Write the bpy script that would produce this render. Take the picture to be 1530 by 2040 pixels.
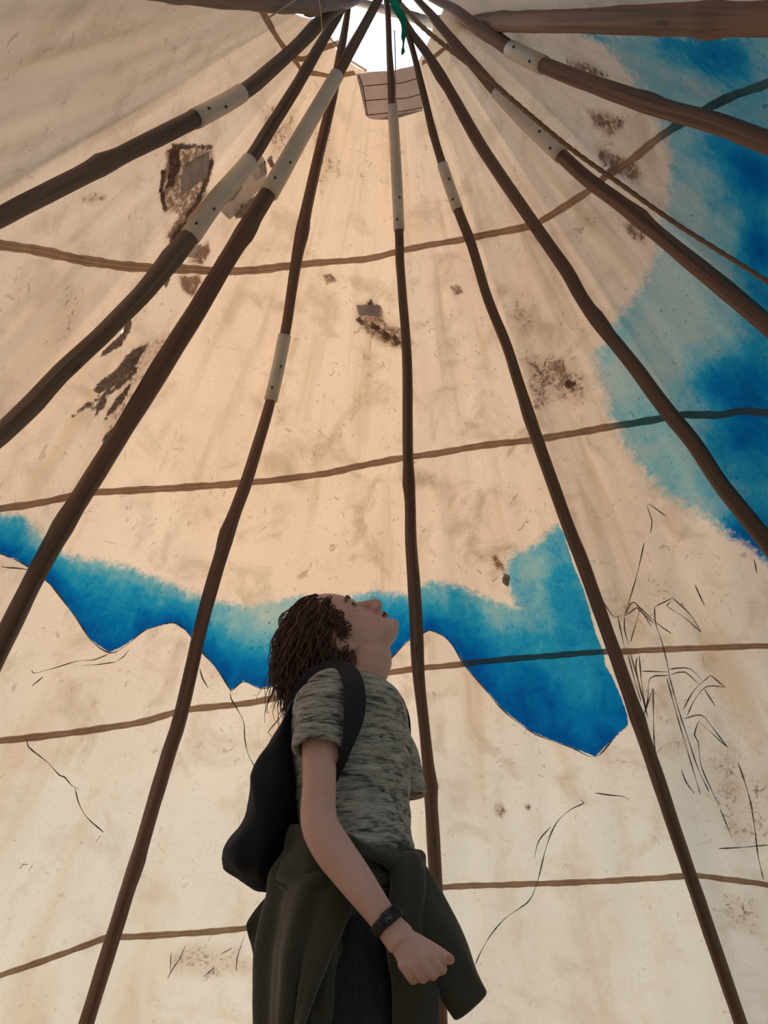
import bpy, bmesh, math, random
import numpy as np
from mathutils import Vector, Matrix, noise as mnoise

for o in list(bpy.data.objects):
    bpy.data.objects.remove(o)
scene = bpy.context.scene
C = scene.collection
random.seed(7)
R_ = math.radians

# ------------------------------------------------------------------ camera
CAM = Vector((0.0, 0.0, 0.72))
PITCH, ROLL, FPX = R_(30), R_(-3), 1530.0
_f = Vector((0, math.cos(PITCH), math.sin(PITCH)))
_r0 = Vector((1, 0, 0))
_u0 = _r0.cross(_f)
_r = _r0 * math.cos(ROLL) + _u0 * math.sin(ROLL)
_u = -_r0 * math.sin(ROLL) + _u0 * math.cos(ROLL)
cd = bpy.data.cameras.new('camera')
cd.sensor_fit = 'HORIZONTAL'; cd.sensor_width = 36.0; cd.lens = 36.0 * FPX / 1530.0
cd.clip_start = 0.02; cd.clip_end = 500
cam = bpy.data.objects.new('camera', cd); C.objects.link(cam)
cam.matrix_world = Matrix(((_r.x, _u.x, -_f.x, CAM.x), (_r.y, _u.y, -_f.y, CAM.y), (_r.z, _u.z, -_f.z, CAM.z), (0, 0, 0, 1)))
scene.camera = cam

# ------------------------------------------------------------------ sky, sun, exposure
SUN_AZ, SUN_EL = R_(-32), R_(46)          # azimuth from +Y towards +X
world = bpy.data.worlds.new('sky'); scene.world = world; world.use_nodes = True
wn = world.node_tree.nodes; wl = world.node_tree.links
sky = wn.new('ShaderNodeTexSky'); sky.sky_type = 'NISHITA'; sky.sun_disc = False
sky.sun_elevation = SUN_EL; sky.sun_rotation = SUN_AZ; sky.air_density = 1.6; sky.dust_density = 6.0; sky.ozone_density = 1.0
wl.new(sky.outputs[0], wn['Background'].inputs[0]); wn['Background'].inputs[1].default_value = 1.95
sl = bpy.data.lights.new('sun', 'SUN'); sl.energy = 2.0; sl.angle = R_(2.0); sl.color = (1.0, 0.90, 0.78)
so = bpy.data.objects.new('sun', sl); C.objects.link(so)
sdir = Vector((math.sin(SUN_AZ) * math.cos(SUN_EL), math.cos(SUN_AZ) * math.cos(SUN_EL), math.sin(SUN_EL)))
so.rotation_euler = sdir.to_track_quat('Z', 'Y').to_euler(); so.location = sdir * 20
vs = scene.view_settings
vs.view_transform = 'Standard'; vs.look = 'None'; vs.gamma = 1.0; vs.use_curve_mapping = False
vs.exposure = -3.25
scene.cycles.use_denoising = True
scene.cycles.diffuse_bounces = 4
scene.cycles.adaptive_threshold = 0.04
scene.cycles.transparent_max_bounces = 16

# ------------------------------------------------------------------ node helpers
class NT:
    def __init__(s, name):
        s.m = bpy.data.materials.new(name); s.m.use_nodes = True
        s.t = s.m.node_tree; s.n = s.t.nodes
        s.n.clear(); s.out = s.n.new('ShaderNodeOutputMaterial')
    def node(s, typ, **kw):
        n = s.n.new(typ)
        for k, v in kw.items(): setattr(n, k, v)
        return n
    def put(s, sock, v):
        if isinstance(v, bpy.types.NodeSocket): s.t.links.new(v, sock)
        elif v is not None:
            if hasattr(sock.default_value, '__len__') and not hasattr(v, '__len__'): v = (v, v, v, 1)[:len(sock.default_value)]
            if hasattr(v, '__len__') and len(sock.default_value) == 4 and len(v) == 3: v = (*v, 1)
            sock.default_value = v
    def math(s, op, a, b=None, clamp=False):
        n = s.node('ShaderNodeMath', operation=op, use_clamp=clamp); s.put(n.inputs[0], a)
        if b is not None: s.put(n.inputs[1], b)
        return n.outputs[0]
    def mix(s, f, a, b, blend='MIX'):
        n = s.node('ShaderNodeMix', data_type='RGBA', blend_type=blend); s.put(n.inputs[0], f); s.put(n.inputs[6], a); s.put(n.inputs[7], b)
        return n.outputs[2]
    def noise(s, vec, scale, detail=4, rough=0.55, dist=0.0, out=0):
        n = s.node('ShaderNodeTexNoise'); s.put(n.inputs['Vector'], vec)
        n.inputs['Scale'].default_value = scale; n.inputs['Detail'].default_value = detail
        n.inputs['Roughness'].default_value = rough; n.inputs['Distortion'].default_value = dist
        return n.outputs[out]
    def ramp(s, f, a, b, lo=0.0, hi=1.0, smooth=True):
        n = s.node('ShaderNodeMapRange'); n.interpolation_type = 'SMOOTHSTEP' if smooth else 'LINEAR'
        s.put(n.inputs[0], f); n.inputs[1].default_value = a; n.inputs[2].default_value = b
        n.inputs[3].default_value = lo; n.inputs[4].default_value = hi
        return n.outputs[0]
    def cramp(s, f, stops):
        n = s.node('ShaderNodeValToRGB'); e = n.color_ramp.elements
        while len(e) < len(stops): e.new(0.5)
        for i, (p, c) in enumerate(stops): e[i].position = p; e[i].color = (*c, 1)
        s.put(n.inputs[0], f); return n.outputs[0]
    def attr(s, name, out='Fac'): return s.node('ShaderNodeAttribute', attribute_name=name).outputs[out]
    def scale(s, vec, sc):
        n = s.node('ShaderNodeMapping'); s.put(n.inputs[0], vec); n.inputs['Scale'].default_value = sc
        return n.outputs[0]
    def obj(s): return s.node('ShaderNodeTexCoord').outputs['Object']
    def uv(s): return s.node('ShaderNodeTexCoord').outputs['UV']
    def bump(s, h, strength=0.3, dist=0.01):
        n = s.node('ShaderNodeBump'); n.inputs['Strength'].default_value = strength; n.inputs['Distance'].default_value = dist
        s.put(n.inputs['Height'], h); return n.outputs[0]
    def principled(s, col, rough=0.8, normal=None, **kw):
        n = s.node('ShaderNodeBsdfPrincipled'); s.put(n.inputs['Base Color'], col); s.put(n.inputs['Roughness'], rough)
        if normal is not None: s.put(n.inputs['Normal'], normal)
        for k, v in kw.items(): s.put(n.inputs[k], v)
        s.t.links.new(n.outputs[0], s.out.inputs[0]); return n
    def sheet(s, col, tcol=None, fac=0.5, normal=None):
        d = s.node('ShaderNodeBsdfDiffuse'); s.put(d.inputs[0], col)
        t = s.node('ShaderNodeBsdfTranslucent'); s.put(t.inputs[0], tcol if tcol is not None else col)
        if normal is not None: s.put(d.inputs['Normal'], normal); s.put(t.inputs['Normal'], normal)
        m = s.node('ShaderNodeMixShader'); s.put(m.inputs[0], fac)
        s.t.links.new(d.outputs[0], m.inputs[1]); s.t.links.new(t.outputs[0], m.inputs[2])
        return m.outputs[0]
    def final(s, sh): s.t.links.new(sh, s.out.inputs[0]); return s.m

M = {}
# canvas cover: cream cloth, dirt, blue paint and scorch stains that follow shapes of their own
def canvas_material(name, torn):
    n = NT(name); p = n.obj(); cl = n.attr('cloth', 'Vector')
    big = n.noise(p, 1.6, 2); mid = n.noise(p, 6, 4, 0.62, .5); streak = n.noise(n.scale(cl, (9, 1.2, 1)), 1.0, 3, 0.6)
    pale_cloth = n.mix(n.ramp(big, .35, .7), (0.71, 0.69, 0.63), (0.67, 0.64, 0.57))
    tan_cloth = n.mix(n.ramp(big, .35, .7), (0.84, 0.645, 0.495), (0.80, 0.585, 0.43))
    base = n.mix(n.attr('smoke'), pale_cloth, tan_cloth)  # blends paler cloth low down into tan cloth higher up
    base = n.mix(n.math('MULTIPLY', n.ramp(streak, .48, .75), n.math('ADD', n.math('MULTIPLY', n.attr('dirt'), .85), .10)), base, (0.58, 0.39, 0.24))
    dirt = n.math('MULTIPLY', n.ramp(mid, .47, .76), n.math('MULTIPLY', n.attr('dirt'), 1.0))
    base = n.mix(dirt, base, (0.40, 0.265, 0.155))
    fl = n.noise(p, 15, 3, 0.65, 2.2)
    base = n.mix(n.math('MULTIPLY', n.ramp(fl, .635, .70), n.math('ADD', n.math('MULTIPLY', n.attr('dirt'), .65), .12)), base, (0.30, 0.20, 0.13))
    weave = n.noise(p, 150, 0)
    base = n.mix(n.ramp(weave, .3, .7, 0, .16), base, (0.52, 0.42, 0.31))
    # paint
    br = n.noise(p, 42, 3, .7, .4); br2 = n.noise(p, 9, 3, .6, .6)
    pv = n.math('ADD', n.attr('paint'), n.math('MULTIPLY', n.math('SUBTRACT', n.math('ADD', n.math('MULTIPLY', br, .7), n.math('MULTIPLY', br2, .3)), .5), 0.85))
    pm = n.ramp(pv, .33, .67)
    tone = n.math('ADD', n.attr('tone'), n.math('MULTIPLY', n.math('SUBTRACT', br2, .5), .55))
    tone = n.math('ADD', tone, n.math('MULTIPLY', n.math('SUBTRACT', streak, .5), .5))
    tone = n.math('ADD', tone, n.math('MULTIPLY', n.math('SUBTRACT', br, .5), .30), clamp=True)
    pc = n.cramp(tone, [(0.0, (0.38, 0.46, 0.42)), (0.25, (0.19, 0.40, 0.43)), (0.50, (0.02, 0.265, 0.41)), (0.75, (0.003, 0.155, 0.36)), (1.0, (0.002, 0.075, 0.27))])
    spk = n.noise(p, 75, 2, .5, 1.0)
    pc = n.mix(n.math('MULTIPLY', n.ramp(spk, .66, .72), .6), pc, (0.0, 0.09, 0.2))
    base = n.mix(pm, base, pc)
    # stains
    sn = n.noise(p, 26, 4, .68, 1.4); sn2 = n.noise(p, 90, 2, .6)
    sh = n.math('ADD', n.attr('scorch'), n.math('MULTIPLY', n.math('SUBTRACT', sn, .5), .028))
    shm = n.ramp(sh, -.003, .004)
    scol = n.mix(n.ramp(sn2, .4, .65), (0.030, 0.017, 0.012), (0.095, 0.050, 0.032))
    ss = n.ramp(n.math('ADD', n.attr('stain'), n.math('MULTIPLY', n.math('SUBTRACT', n.math('ADD', n.math('MULTIPLY', sn, .75), n.math('MULTIPLY', sn2, .25)), .5), 1.9)), .36, .74)
    ss = n.math('MULTIPLY', ss, n.ramp(n.attr('stain'), .02, .25))
    base = n.mix(n.math('MULTIPLY', n.ramp(n.attr('stain'), .05, .75), .62), base, (0.42, 0.26, 0.165))
    base = n.mix(n.math('MULTIPLY', ss, .88), base, (0.15, 0.075, 0.045))
    base = n.mix(n.math('MULTIPLY', shm, .93), base, scol)
    shd = n.sheet(base, base, 0.52)
    if not torn: return n.final(shd)
    tr = n.node('ShaderNodeBsdfTransparent')
    hm = n.node('ShaderNodeMixShader'); n.put(hm.inputs[0], n.ramp(n.math('ADD', n.attr('tear'), n.math('MULTIPLY', n.math('SUBTRACT', sn, .5), .012)), -.001, .001))
    n.t.links.new(shd, hm.inputs[1]); n.t.links.new(tr.outputs[0], hm.inputs[2])
    return n.final(hm.outputs[0])
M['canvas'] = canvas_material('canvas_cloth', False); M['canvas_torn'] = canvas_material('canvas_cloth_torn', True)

n = NT('seam_cloth'); u = n.uv(); p = n.obj()
sx = n.node('ShaderNodeSeparateXYZ'); n.put(sx.inputs[0], u)
st = n.math('MINIMUM', n.math('ABSOLUTE', n.math('SUBTRACT', sx.outputs[1], .30)), n.math('ABSOLUTE', n.math('SUBTRACT', sx.outputs[1], .72)))
col = n.mix(n.ramp(n.noise(p, 12, 4), .35, .7), (0.50, 0.355, 0.265), (0.39, 0.275, 0.205))
col = n.mix(n.ramp(st, .02, .05, .8, 0), col, (0.20, 0.13, 0.09))
col = n.mix(n.math('MULTIPLY', n.attr('paint'), .82), col, (0.02, 0.15, 0.19))
M['seam'] = n.final(n.sheet(col, col, .5))

n = NT('grey_patch_cloth'); p = n.obj()
col = n.mix(n.ramp(n.noise(p, 20, 4), .3, .7), (0.66, 0.60, 0.63), (0.56, 0.50, 0.53))
M['patch'] = n.final(n.sheet(col, col, .5))
n = NT('grey_tape'); p = n.obj()
col = n.mix(n.ramp(n.noise(p, 30, 4), .3, .7), (0.62, 0.57, 0.55), (0.52, 0.48, 0.46))
M['tape'] = n.final(n.sheet(col, col, .42))
n = NT('graphite_line'); col = n.mix(n.ramp(n.noise(n.obj(), 60, 3), .35, .65), (0.10, 0.09, 0.085), (0.26, 0.23, 0.20))
M['graphite'] = n.final(n.sheet(col, col, .3))
n = NT('dark_stitch'); col = n.mix(n.noise(n.obj(), 50), (0.09, 0.07, 0.07), (0.16, 0.12, 0.12)); M['stitch'] = n.final(n.sheet(col, col, .3))

def wood(name, c1, c2, c3):
    n = NT(name); u = n.uv(); p = n.obj()
    g = n.noise(n.scale(u, (14, 2.2, 1)), 1.0, 6, .65, .5)
    g2 = n.noise(n.scale(u, (5, .9, 1)), 1.0, 3, .5)
    col = n.mix(n.ramp(g, .35, .68), c1, c2); col = n.mix(n.ramp(g2, .46, .66, 0, .85), col, c3)
    v = n.node('ShaderNodeTexVoronoi'); n.put(v.inputs['Vector'], n.scale(u, (2.0, 2.6, 1))); v.inputs['Scale'].default_value = 1.3
    kn = n.ramp(v.outputs['Distance'], .05, .13, .85, 0)
    col = n.mix(kn, col, (0.035, 0.02, 0.014))
    n.principled(col, .62, n.bump(n.math('SUBTRACT', g, kn), .55, .006)); return n.m
M['wood'] = wood('pole_wood_brown', (0.165, 0.095, 0.063), (0.105, 0.060, 0.040), (0.065, 0.040, 0.029))
M['wood_grey'] = wood('pole_wood_weathered', (0.165, 0.113, 0.083), (0.11, 0.076, 0.057), (0.06, 0.043, 0.034))
M['wood_red'] = wood('pole_wood_reddish', (0.215, 0.115, 0.080), (0.145, 0.078, 0.055), (0.075, 0.044, 0.034))
n = NT('sleeve_plastic'); p = n.obj()
col = n.mix(n.ramp(n.noise(p, 9, 4), .3, .75), (0.62, 0.57, 0.50), (0.52, 0.47, 0.41)); n.principled(col, .5); M['sleeve'] = n.m
n = NT('screw_dark'); n.principled(n.mix(n.noise(n.obj(), 40), (0.02, 0.02, 0.02), (0.05, 0.045, 0.04)), .5); M['screw'] = n.m
n = NT('rope_hemp'); u = n.uv(); w = n.node('ShaderNodeTexWave'); n.put(w.inputs['Vector'], n.scale(u, (1, 40, 1))); w.inputs['Scale'].default_value = 1.2; w.inputs['Distortion'].default_value = 1
n.principled(n.mix(w.outputs[1], (0.26, 0.16, 0.09), (0.12, 0.07, 0.04)), .9); M['rope'] = n.m
n = NT('cord_pale'); n.principled(n.mix(n.noise(n.obj(), 60), (0.55, 0.47, 0.38), (0.4, 0.33, 0.27)), .8); M['cord'] = n.m
n = NT('green_ribbon'); col = n.mix(n.noise(n.obj(), 14, 4), (0.02, 0.20, 0.15), (0.03, 0.33, 0.27)); M['ribbon'] = n.final(n.sheet(col, col, .45))
n = NT('grass_ground'); p = n.obj()
col = n.mix(n.ramp(n.noise(p, 6, 6, .7), .35, .65), (0.16, 0.19, 0.07), (0.27, 0.26, 0.13)); n.principled(col, .95, n.bump(n.noise(p, 60, 4), .6, .03)); M['grass'] = n.m
n = NT('pale_floor'); p = n.obj()
col = n.mix(n.ramp(n.noise(p, 5, 6, .7), .35, .65), (0.46, 0.37, 0.25), (0.55, 0.45, 0.31)); n.principled(col, .95, n.bump(n.noise(p, 40, 5), .6, .02)); M['floor_bounce'] = n.m  # unseen floor, lightened to bounce light up onto figure and poles

# ------------------------------------------------------------------ object helpers
def mesh_obj(name, verts, faces, mat, parent=None, smooth=True, uvs=None):
    me = bpy.data.meshes.new(name); me.from_pydata([tuple(v) for v in verts], [], faces)
    if uvs is not None:
        lay = me.uv_layers.new(name='UVMap'); li = np.empty(len(me.loops), dtype=np.int32); me.loops.foreach_get('vertex_index', li)
        lay.data.foreach_set('uv', np.asarray(uvs, dtype=np.float32)[li].ravel())
    if smooth: me.polygons.foreach_set('use_smooth', [True] * len(me.polygons))
    me.materials.append(mat); me.update()
    o = bpy.data.objects.new(name, me); C.objects.link(o)
    if parent is not None:
        o.parent = parent; o.matrix_parent_inverse = Matrix.Translation(parent.location).inverted()
    return o
def empty(name, loc):
    o = bpy.data.objects.new(name, None); o.location = loc; o.empty_display_size = .1; C.objects.link(o); return o
def tag(o, label=None, cat=None, group=None, kind=None):
    if label: o['label'] = label
    if cat: o['category'] = cat
    if group: o['group'] = group
    if kind: o['kind'] = kind
    return o
def catmull(pts, step):
    """resample a list of tuples (any dimension) with a Catmull-Rom spline about every `step` of the first three"""
    P = np.asarray(pts, float); out = []
    for i in range(len(P) - 1):
        a = P[i - 1] if i else 2 * P[0] - P[1]; b, c = P[i], P[i + 1]; d = P[i + 2] if i + 2 < len(P) else 2 * P[-1] - P[-2]
        k = max(1, int(np.linalg.norm((c - b)[:3]) / step))
        for j in range(k):
            t = j / k
            out.append(.5 * (2 * b + (c - a) * t + (2 * a - 5 * b + 4 * c - d) * t * t + (3 * b - a - 3 * c + d) * t ** 3))
    out.append(P[-1]); return np.array(out)
def frames(P):
    """parallel transported frames along a polyline"""
    T = np.gradient(P, axis=0); T /= np.linalg.norm(T, axis=1)[:, None] + 1e-12
    n = np.cross(T[0], (0, 1, 0)); 
    if np.linalg.norm(n) < .1: n = np.cross(T[0], (1, 0, 0))
    n /= np.linalg.norm(n); N = []
    for t in T:
        n = n - t * (n @ t); n /= np.linalg.norm(n); N.append(n)
    N = np.array(N); return T, N, np.cross(T, N)
def tube(P, rad, seg=14, bump=None, cap=True):
    """verts, faces, uvs of a tube; rad: radius per point; bump(i, ang, s) -> factor"""
    P = np.asarray(P, float); T, N, B = frames(P); V = []; UV = []; Fc = []
    s = np.concatenate([[0], np.cumsum(np.linalg.norm(np.diff(P, axis=0), axis=1))])
    for i in range(len(P)):
        for k in range(seg):
            a = 2 * math.pi * k / seg; f = bump(i, a, s[i]) if bump else 1.0
            V.append(P[i] + rad[i] * f * (math.cos(a) * N[i] + math.sin(a) * B[i])); UV.append((abs(2 * k / seg - 1), s[i]))
    for i in range(len(P) - 1):
        for k in range(seg):
            k2 = (k + 1) % seg; Fc.append((i * seg + k, i * seg + k2, (i + 1) * seg + k2, (i + 1) * seg + k))
    if cap: Fc.append(tuple(range(seg - 1, -1, -1))); m = (len(P) - 1) * seg; Fc.append(tuple(range(m, m + seg)))
    return V, Fc, UV
class Acc:
    """gather several shapes into one mesh"""
    def __init__(s): s.v = []; s.f = []; s.uv = []
    def add(s, v, f, uv=None):
        o = len(s.v); s.v += [tuple(x) for x in v]; s.f += [tuple(i + o for i in q) for q in f]; s.uv += list(uv) if uv is not None else [(0, 0)] * len(v)
    def build(s, name, mat, parent=None, smooth=True): return mesh_obj(name, s.v, s.f, mat, parent, smooth, s.uv)

# ------------------------------------------------------------------ the lodge: a cone of poles and a faceted cover
HA = 3.5                                             # height of the pole crossing above the camera
APEX = np.array([0.037 * HA, 0.468 * HA, CAM.z + HA])
ALPHA = R_(29); TA = math.tan(ALPHA)
AZ = [-145.2, -113.2, -83.4, -65.6, -37.8, -0.5, 30.8, 58.3, 82.4, 111.2, 136.2, 176.0]
AZR = [R_(a) for a in AZ]
OFF = 0.072                                          # the cloth lies this far outside the pole axes
_az = np.array(AZR + [AZR[0] + 2 * math.pi])
def facet(az):
    az = np.asarray(az, float); a = (az - _az[0]) % (2 * math.pi) + _az[0]
    i = np.clip(np.searchsorted(_az, a, side='right') - 1, 0, len(_az) - 2)
    lo, hi = _az[i], _az[i + 1]; mid = (lo + hi) / 2
    c = np.cos((hi - lo) / 2) / np.cos(a - mid)
    return 1 + (c - 1) * .78
def wrinkle(az, h):
    a, b = az * 1.0, h
    return np.clip(b / 2.2, .12, 1) * .75 * (.006 * np.sin(23 * a + 1.7 * b + 1.3 * np.sin(2.1 * b)) * np.sin(1.9 * b + 7 * a) + .003 * np.sin(61 * a + 3.1 * b) * np.sin(5 * b + 11 * a) + .004 * np.sin(9 * b + 13 * a))
def rad(az, h): return h * TA * facet(az) + OFF + wrinkle(az, h)
def cover(az, h, inward=0.0):
    """point on the cover at azimuth az, h below the crossing; inward shifts it towards the inside"""
    az = np.asarray(az, float); h = np.asarray(h, float)
    r = rad(az, h) - inward * math.cos(ALPHA); z = APEX[2] - h - inward * math.sin(ALPHA)
    return np.stack([APEX[0] + r * np.sin(az), APEX[1] + r * np.cos(az), z], -1)
_rr, _uu, _ff, _cc = (np.array(v) for v in (_r, _u, _f, CAM))
def ray(px, py): return _rr * (px - 765) / FPX + _uu * (1020 - py) / FPX + _ff
def on_cover(px, py):
    """(azimuth, h) of the place on the cover seen at a point of the photograph"""
    d = ray(px, py); d = d / np.linalg.norm(d)
    lo, hi = .05, None
    def g(t):
        q = _cc + d * t; h = APEX[2] - q[2]; dx, dy = q[0] - APEX[0], q[1] - APEX[1]
        return math.hypot(dx, dy) - float(rad(math.atan2(dx, dy), h))
    t = .1
    while t < 9 and g(t) < 0: t += .05
    lo, hi = t - .05, t
    for _ in range(30):
        m = (lo + hi) / 2
        if g(m) < 0: lo = m
        else: hi = m
    q = _cc + d * lo; return math.atan2(q[0] - APEX[0], q[1] - APEX[1]), APEX[2] - q[2]
SA = math.sin(ALPHA); CA = math.cos(ALPHA)
def unroll(az, h):
    """the cover laid flat, metres"""
    rho = np.asarray(h) / CA; th = np.asarray(az) * SA
    return np.stack([rho * np.sin(th), rho * np.cos(th)], -1)
def at(px, py, Y):
    """world point at depth Y seen at a point of the photograph"""
    d = ray(px, py); return _cc + d * (Y - _cc[1]) / d[1]

# ------------------------------------------------------------------ ground
def disc(name, r, z, mat, cx=0., cy=0., seg=64, rings=10):
    V = [(cx, cy, z)]; F = []
    for i in range(1, rings + 1):
        for k in range(seg):
            a = 2 * math.pi * k / seg; rr = r * i / rings
            V.append((cx + rr * math.cos(a), cy + rr * math.sin(a), z))
    for k in range(seg): F.append((0, 1 + k, 1 + (k + 1) % seg))
    for i in range(rings - 1):
        for k in range(seg):
            a, b = 1 + i * seg + k, 1 + i * seg + (k + 1) % seg
            F.append((a, a + seg, b + seg, b))
    return mesh_obj(name, V, F, mat)
BASE_H = APEX[2] - 0.015
tag(disc('floor', BASE_H * TA + .13, 0.0, M['floor_bounce'], APEX[0], APEX[1]), kind='structure')
tag(disc('ground_outside', 60, -0.03, M['grass'], 0, 0), kind='structure')

# ------------------------------------------------------------------ painted and stained places on the cover (outlines as seen, carried onto the cloth)
def to_cloth(pts): return np.array([on_cover(*p) for p in pts])
def dense(pts, step=14):
    out = []
    for (x0, y0), (x1, y1) in zip(pts[:-1], pts[1:]):
        k = max(1, int(math.hypot(x1 - x0, y1 - y0) / step))
        out += [(x0 + (x1 - x0) * j / k, y0 + (y1 - y0) * j / k) for j in range(k)]
    return out + [pts[-1]]
def d_line(P, L):
    d = np.full(len(P), 9.0)
    for a, b in zip(L[:-1], L[1:]):
        e = b - a; t = np.clip(((P - a) @ e) / (e @ e + 1e-12), 0, 1)
        d = np.minimum(d, np.hypot(*(P - a - t[:, None] * e).T))
    return d
def inside(P, L):
    c = np.zeros(len(P), bool); x, y = P.T
    for (x0, y0), (x1, y1) in zip(L, np.roll(L, -1, 0)):
        m = (y0 > y) != (y1 > y)
        with np.errstate(divide='ignore', invalid='ignore'): xi = (x1 - x0) * (y - y0) / (y1 - y0 + 1e-15) + x0
        c ^= m & (x < xi)
    return c
def sd(P, L):
    d = d_line(P, np.vstack([L, L[:1]])); return np.where(inside(P, L), d, -d)

MTOP = [(-450, 950), (-250, 982), (-70, 1008), (0, 1020), (45, 1030), (80, 1060), (112, 1095), (130, 1106), (220, 1118), (300, 1146), (380, 1180), (420, 1196), (480, 1207), (540, 1200), (600, 1188), (680, 1188), (760, 1180), (815, 1187), (845, 1165), (865, 1158), (910, 1168), (960, 1186), (1010, 1207), (1034, 1212), (1022, 1190), (1012, 1165), (1008, 1130), (1025, 1100), (1060, 1092), (1092, 1062), (1110, 1042)]
MRIGHT = [(1110, 1042), (1124, 1065), (1140, 1120), (1165, 1180), (1186, 1260), (1203, 1300), (1206, 1325), (1218, 1345), (1236, 1385), (1250, 1425)]
MLOW = [(1250, 1425), (1252, 1445), (1222, 1472), (1186, 1507), (1140, 1489), (1100, 1475), (1055, 1455), (1000, 1412), (960, 1365), (925, 1325), (905, 1290), (885, 1268), (855, 1255), (840, 1262), (815, 1275), (770, 1320), (740, 1345), (680, 1368), (600, 1368), (560, 1360), (520, 1372), (485, 1357), (460, 1377), (430, 1330), (405, 1303), (385, 1277), (372, 1258), (345, 1240), (290, 1254), (250, 1285), (218, 1300), (180, 1275), (150, 1230), (100, 1165), (85, 1152), (65, 1135), (30, 1115), (0, 1103), (-70, 1092), (-250, 1066), (-450, 1030)]
CLEFT = [(1150, 62), (1190, 78), (1220, 108), (1255, 150), (1290, 195), (1312, 240), (1330, 285), (1338, 335), (1330, 400), (1312, 450), (1306, 500), (1280, 570), (1240, 625), (1200, 690), (1186, 708), (1196, 760), (1213, 815), (1238, 872), (1280, 935), (1350, 1000), (1420, 1042), (1480, 1085), (1540, 1135), (1620, 1200)]
CREST = [(1620, 1200), (1850, 1300), (1850, 62)]
# blots of deeper (+) or paler (-) paint: x, y, radius, amount
BLOTS = [(1400, 95, 60, .45), (1330, 100, 30, .25), (1460, 120, 40, .25), (1500, 340, 70, .55), (1420, 290, 40, .25), (1515, 500, 45, .55), (1500, 420, 40, .2), (1490, 780, 75, .5), (1420, 760, 50, .3), (1500, 900, 80, .45), (1440, 880, 50, .25), (1520, 1040, 60, .5), (1500, 1095, 40, .6), (1460, 1050, 35, .35), (1340, 640, 90, -.35), (1380, 540, 80, -.25), (1360, 420, 60, -.3), (1300, 720, 50, -.25), (1240, 760, 50, -.2), (1290, 880, 50, -.05), (1400, 200, 50, -.15), (1450, 660, 40, -.1), (1530, 600, 60, .1),
         (520, 1235, 70, -.35), (640, 1215, 60, -.25), (440, 1240, 30, -.1), (90, 1050, 40, -.25), (1050, 1150, 35, -.1), (1180, 1370, 45, -.12), (1000, 1230, 50, -.15), (880, 1215, 40, -.12), (1040, 1380, 60, .15), (960, 1310, 35, .15)]
# dark scorched or patched shapes with a firm edge
SCORCH = [
    [(256, 632), (262, 640), (258, 662), (240, 690), (193, 716), (214, 690), (240, 668), (246, 655)],
    [(294, 684), (278, 712), (266, 733), (240, 764), (196, 786), (185, 776), (205, 756), (232, 735), (250, 710), (270, 694)],
    [(272, 728), (274, 740), (245, 768), (214, 790), (180, 808), (134, 838), (160, 812), (198, 790), (236, 764)],
    [(216, 792), (206, 812), (186, 832), (192, 815), (178, 818), (200, 800)],
    [(258, 762), (262, 768), (246, 800), (228, 818), (206, 842), (214, 822), (228, 800), (246, 778)],
    [(240, 842), (225, 870), (204, 884), (212, 862)],
    [(342, 541), (340, 556), (330, 572), (322, 562)],
    [(505, 392), (524, 374), (520, 400), (505, 438), (470, 434), (462, 420)],
    [(385, 440), (356, 470), (330, 520), (340, 470), (360, 446)],
    [(1003, 1142), (1016, 1148), (1014, 1166), (1001, 1164)],
    [(540, 310), (548, 325), (542, 338), (532, 318)],
    [(1128, 756), (1146, 762), (1142, 776), (1126, 772)],
    [(322, 340), (317, 380), (326, 426), (333, 424), (325, 380), (329, 342)], [(342, 287), (424, 289), (426, 298), (345, 297)], [(428, 318), (417, 360), (398, 402), (390, 398), (408, 356), (419, 316)],
    [(336, 298), (357, 296), (360, 330), (352, 346), (344, 372), (332, 370), (338, 330)], [(408, 388), (392, 412), (366, 440), (372, 424), (398, 394)],
    [(740, 598), (744, 612), (738, 618), (732, 606)], [(716, 630), (728, 648), (722, 650), (708, 636)], [(742, 640), (764, 660), (754, 664), (734, 648)], [(766, 656), (782, 674), (772, 678), (758, 668)], [(786, 662), (800, 684), (790, 688), (780, 674)],
]
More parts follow.
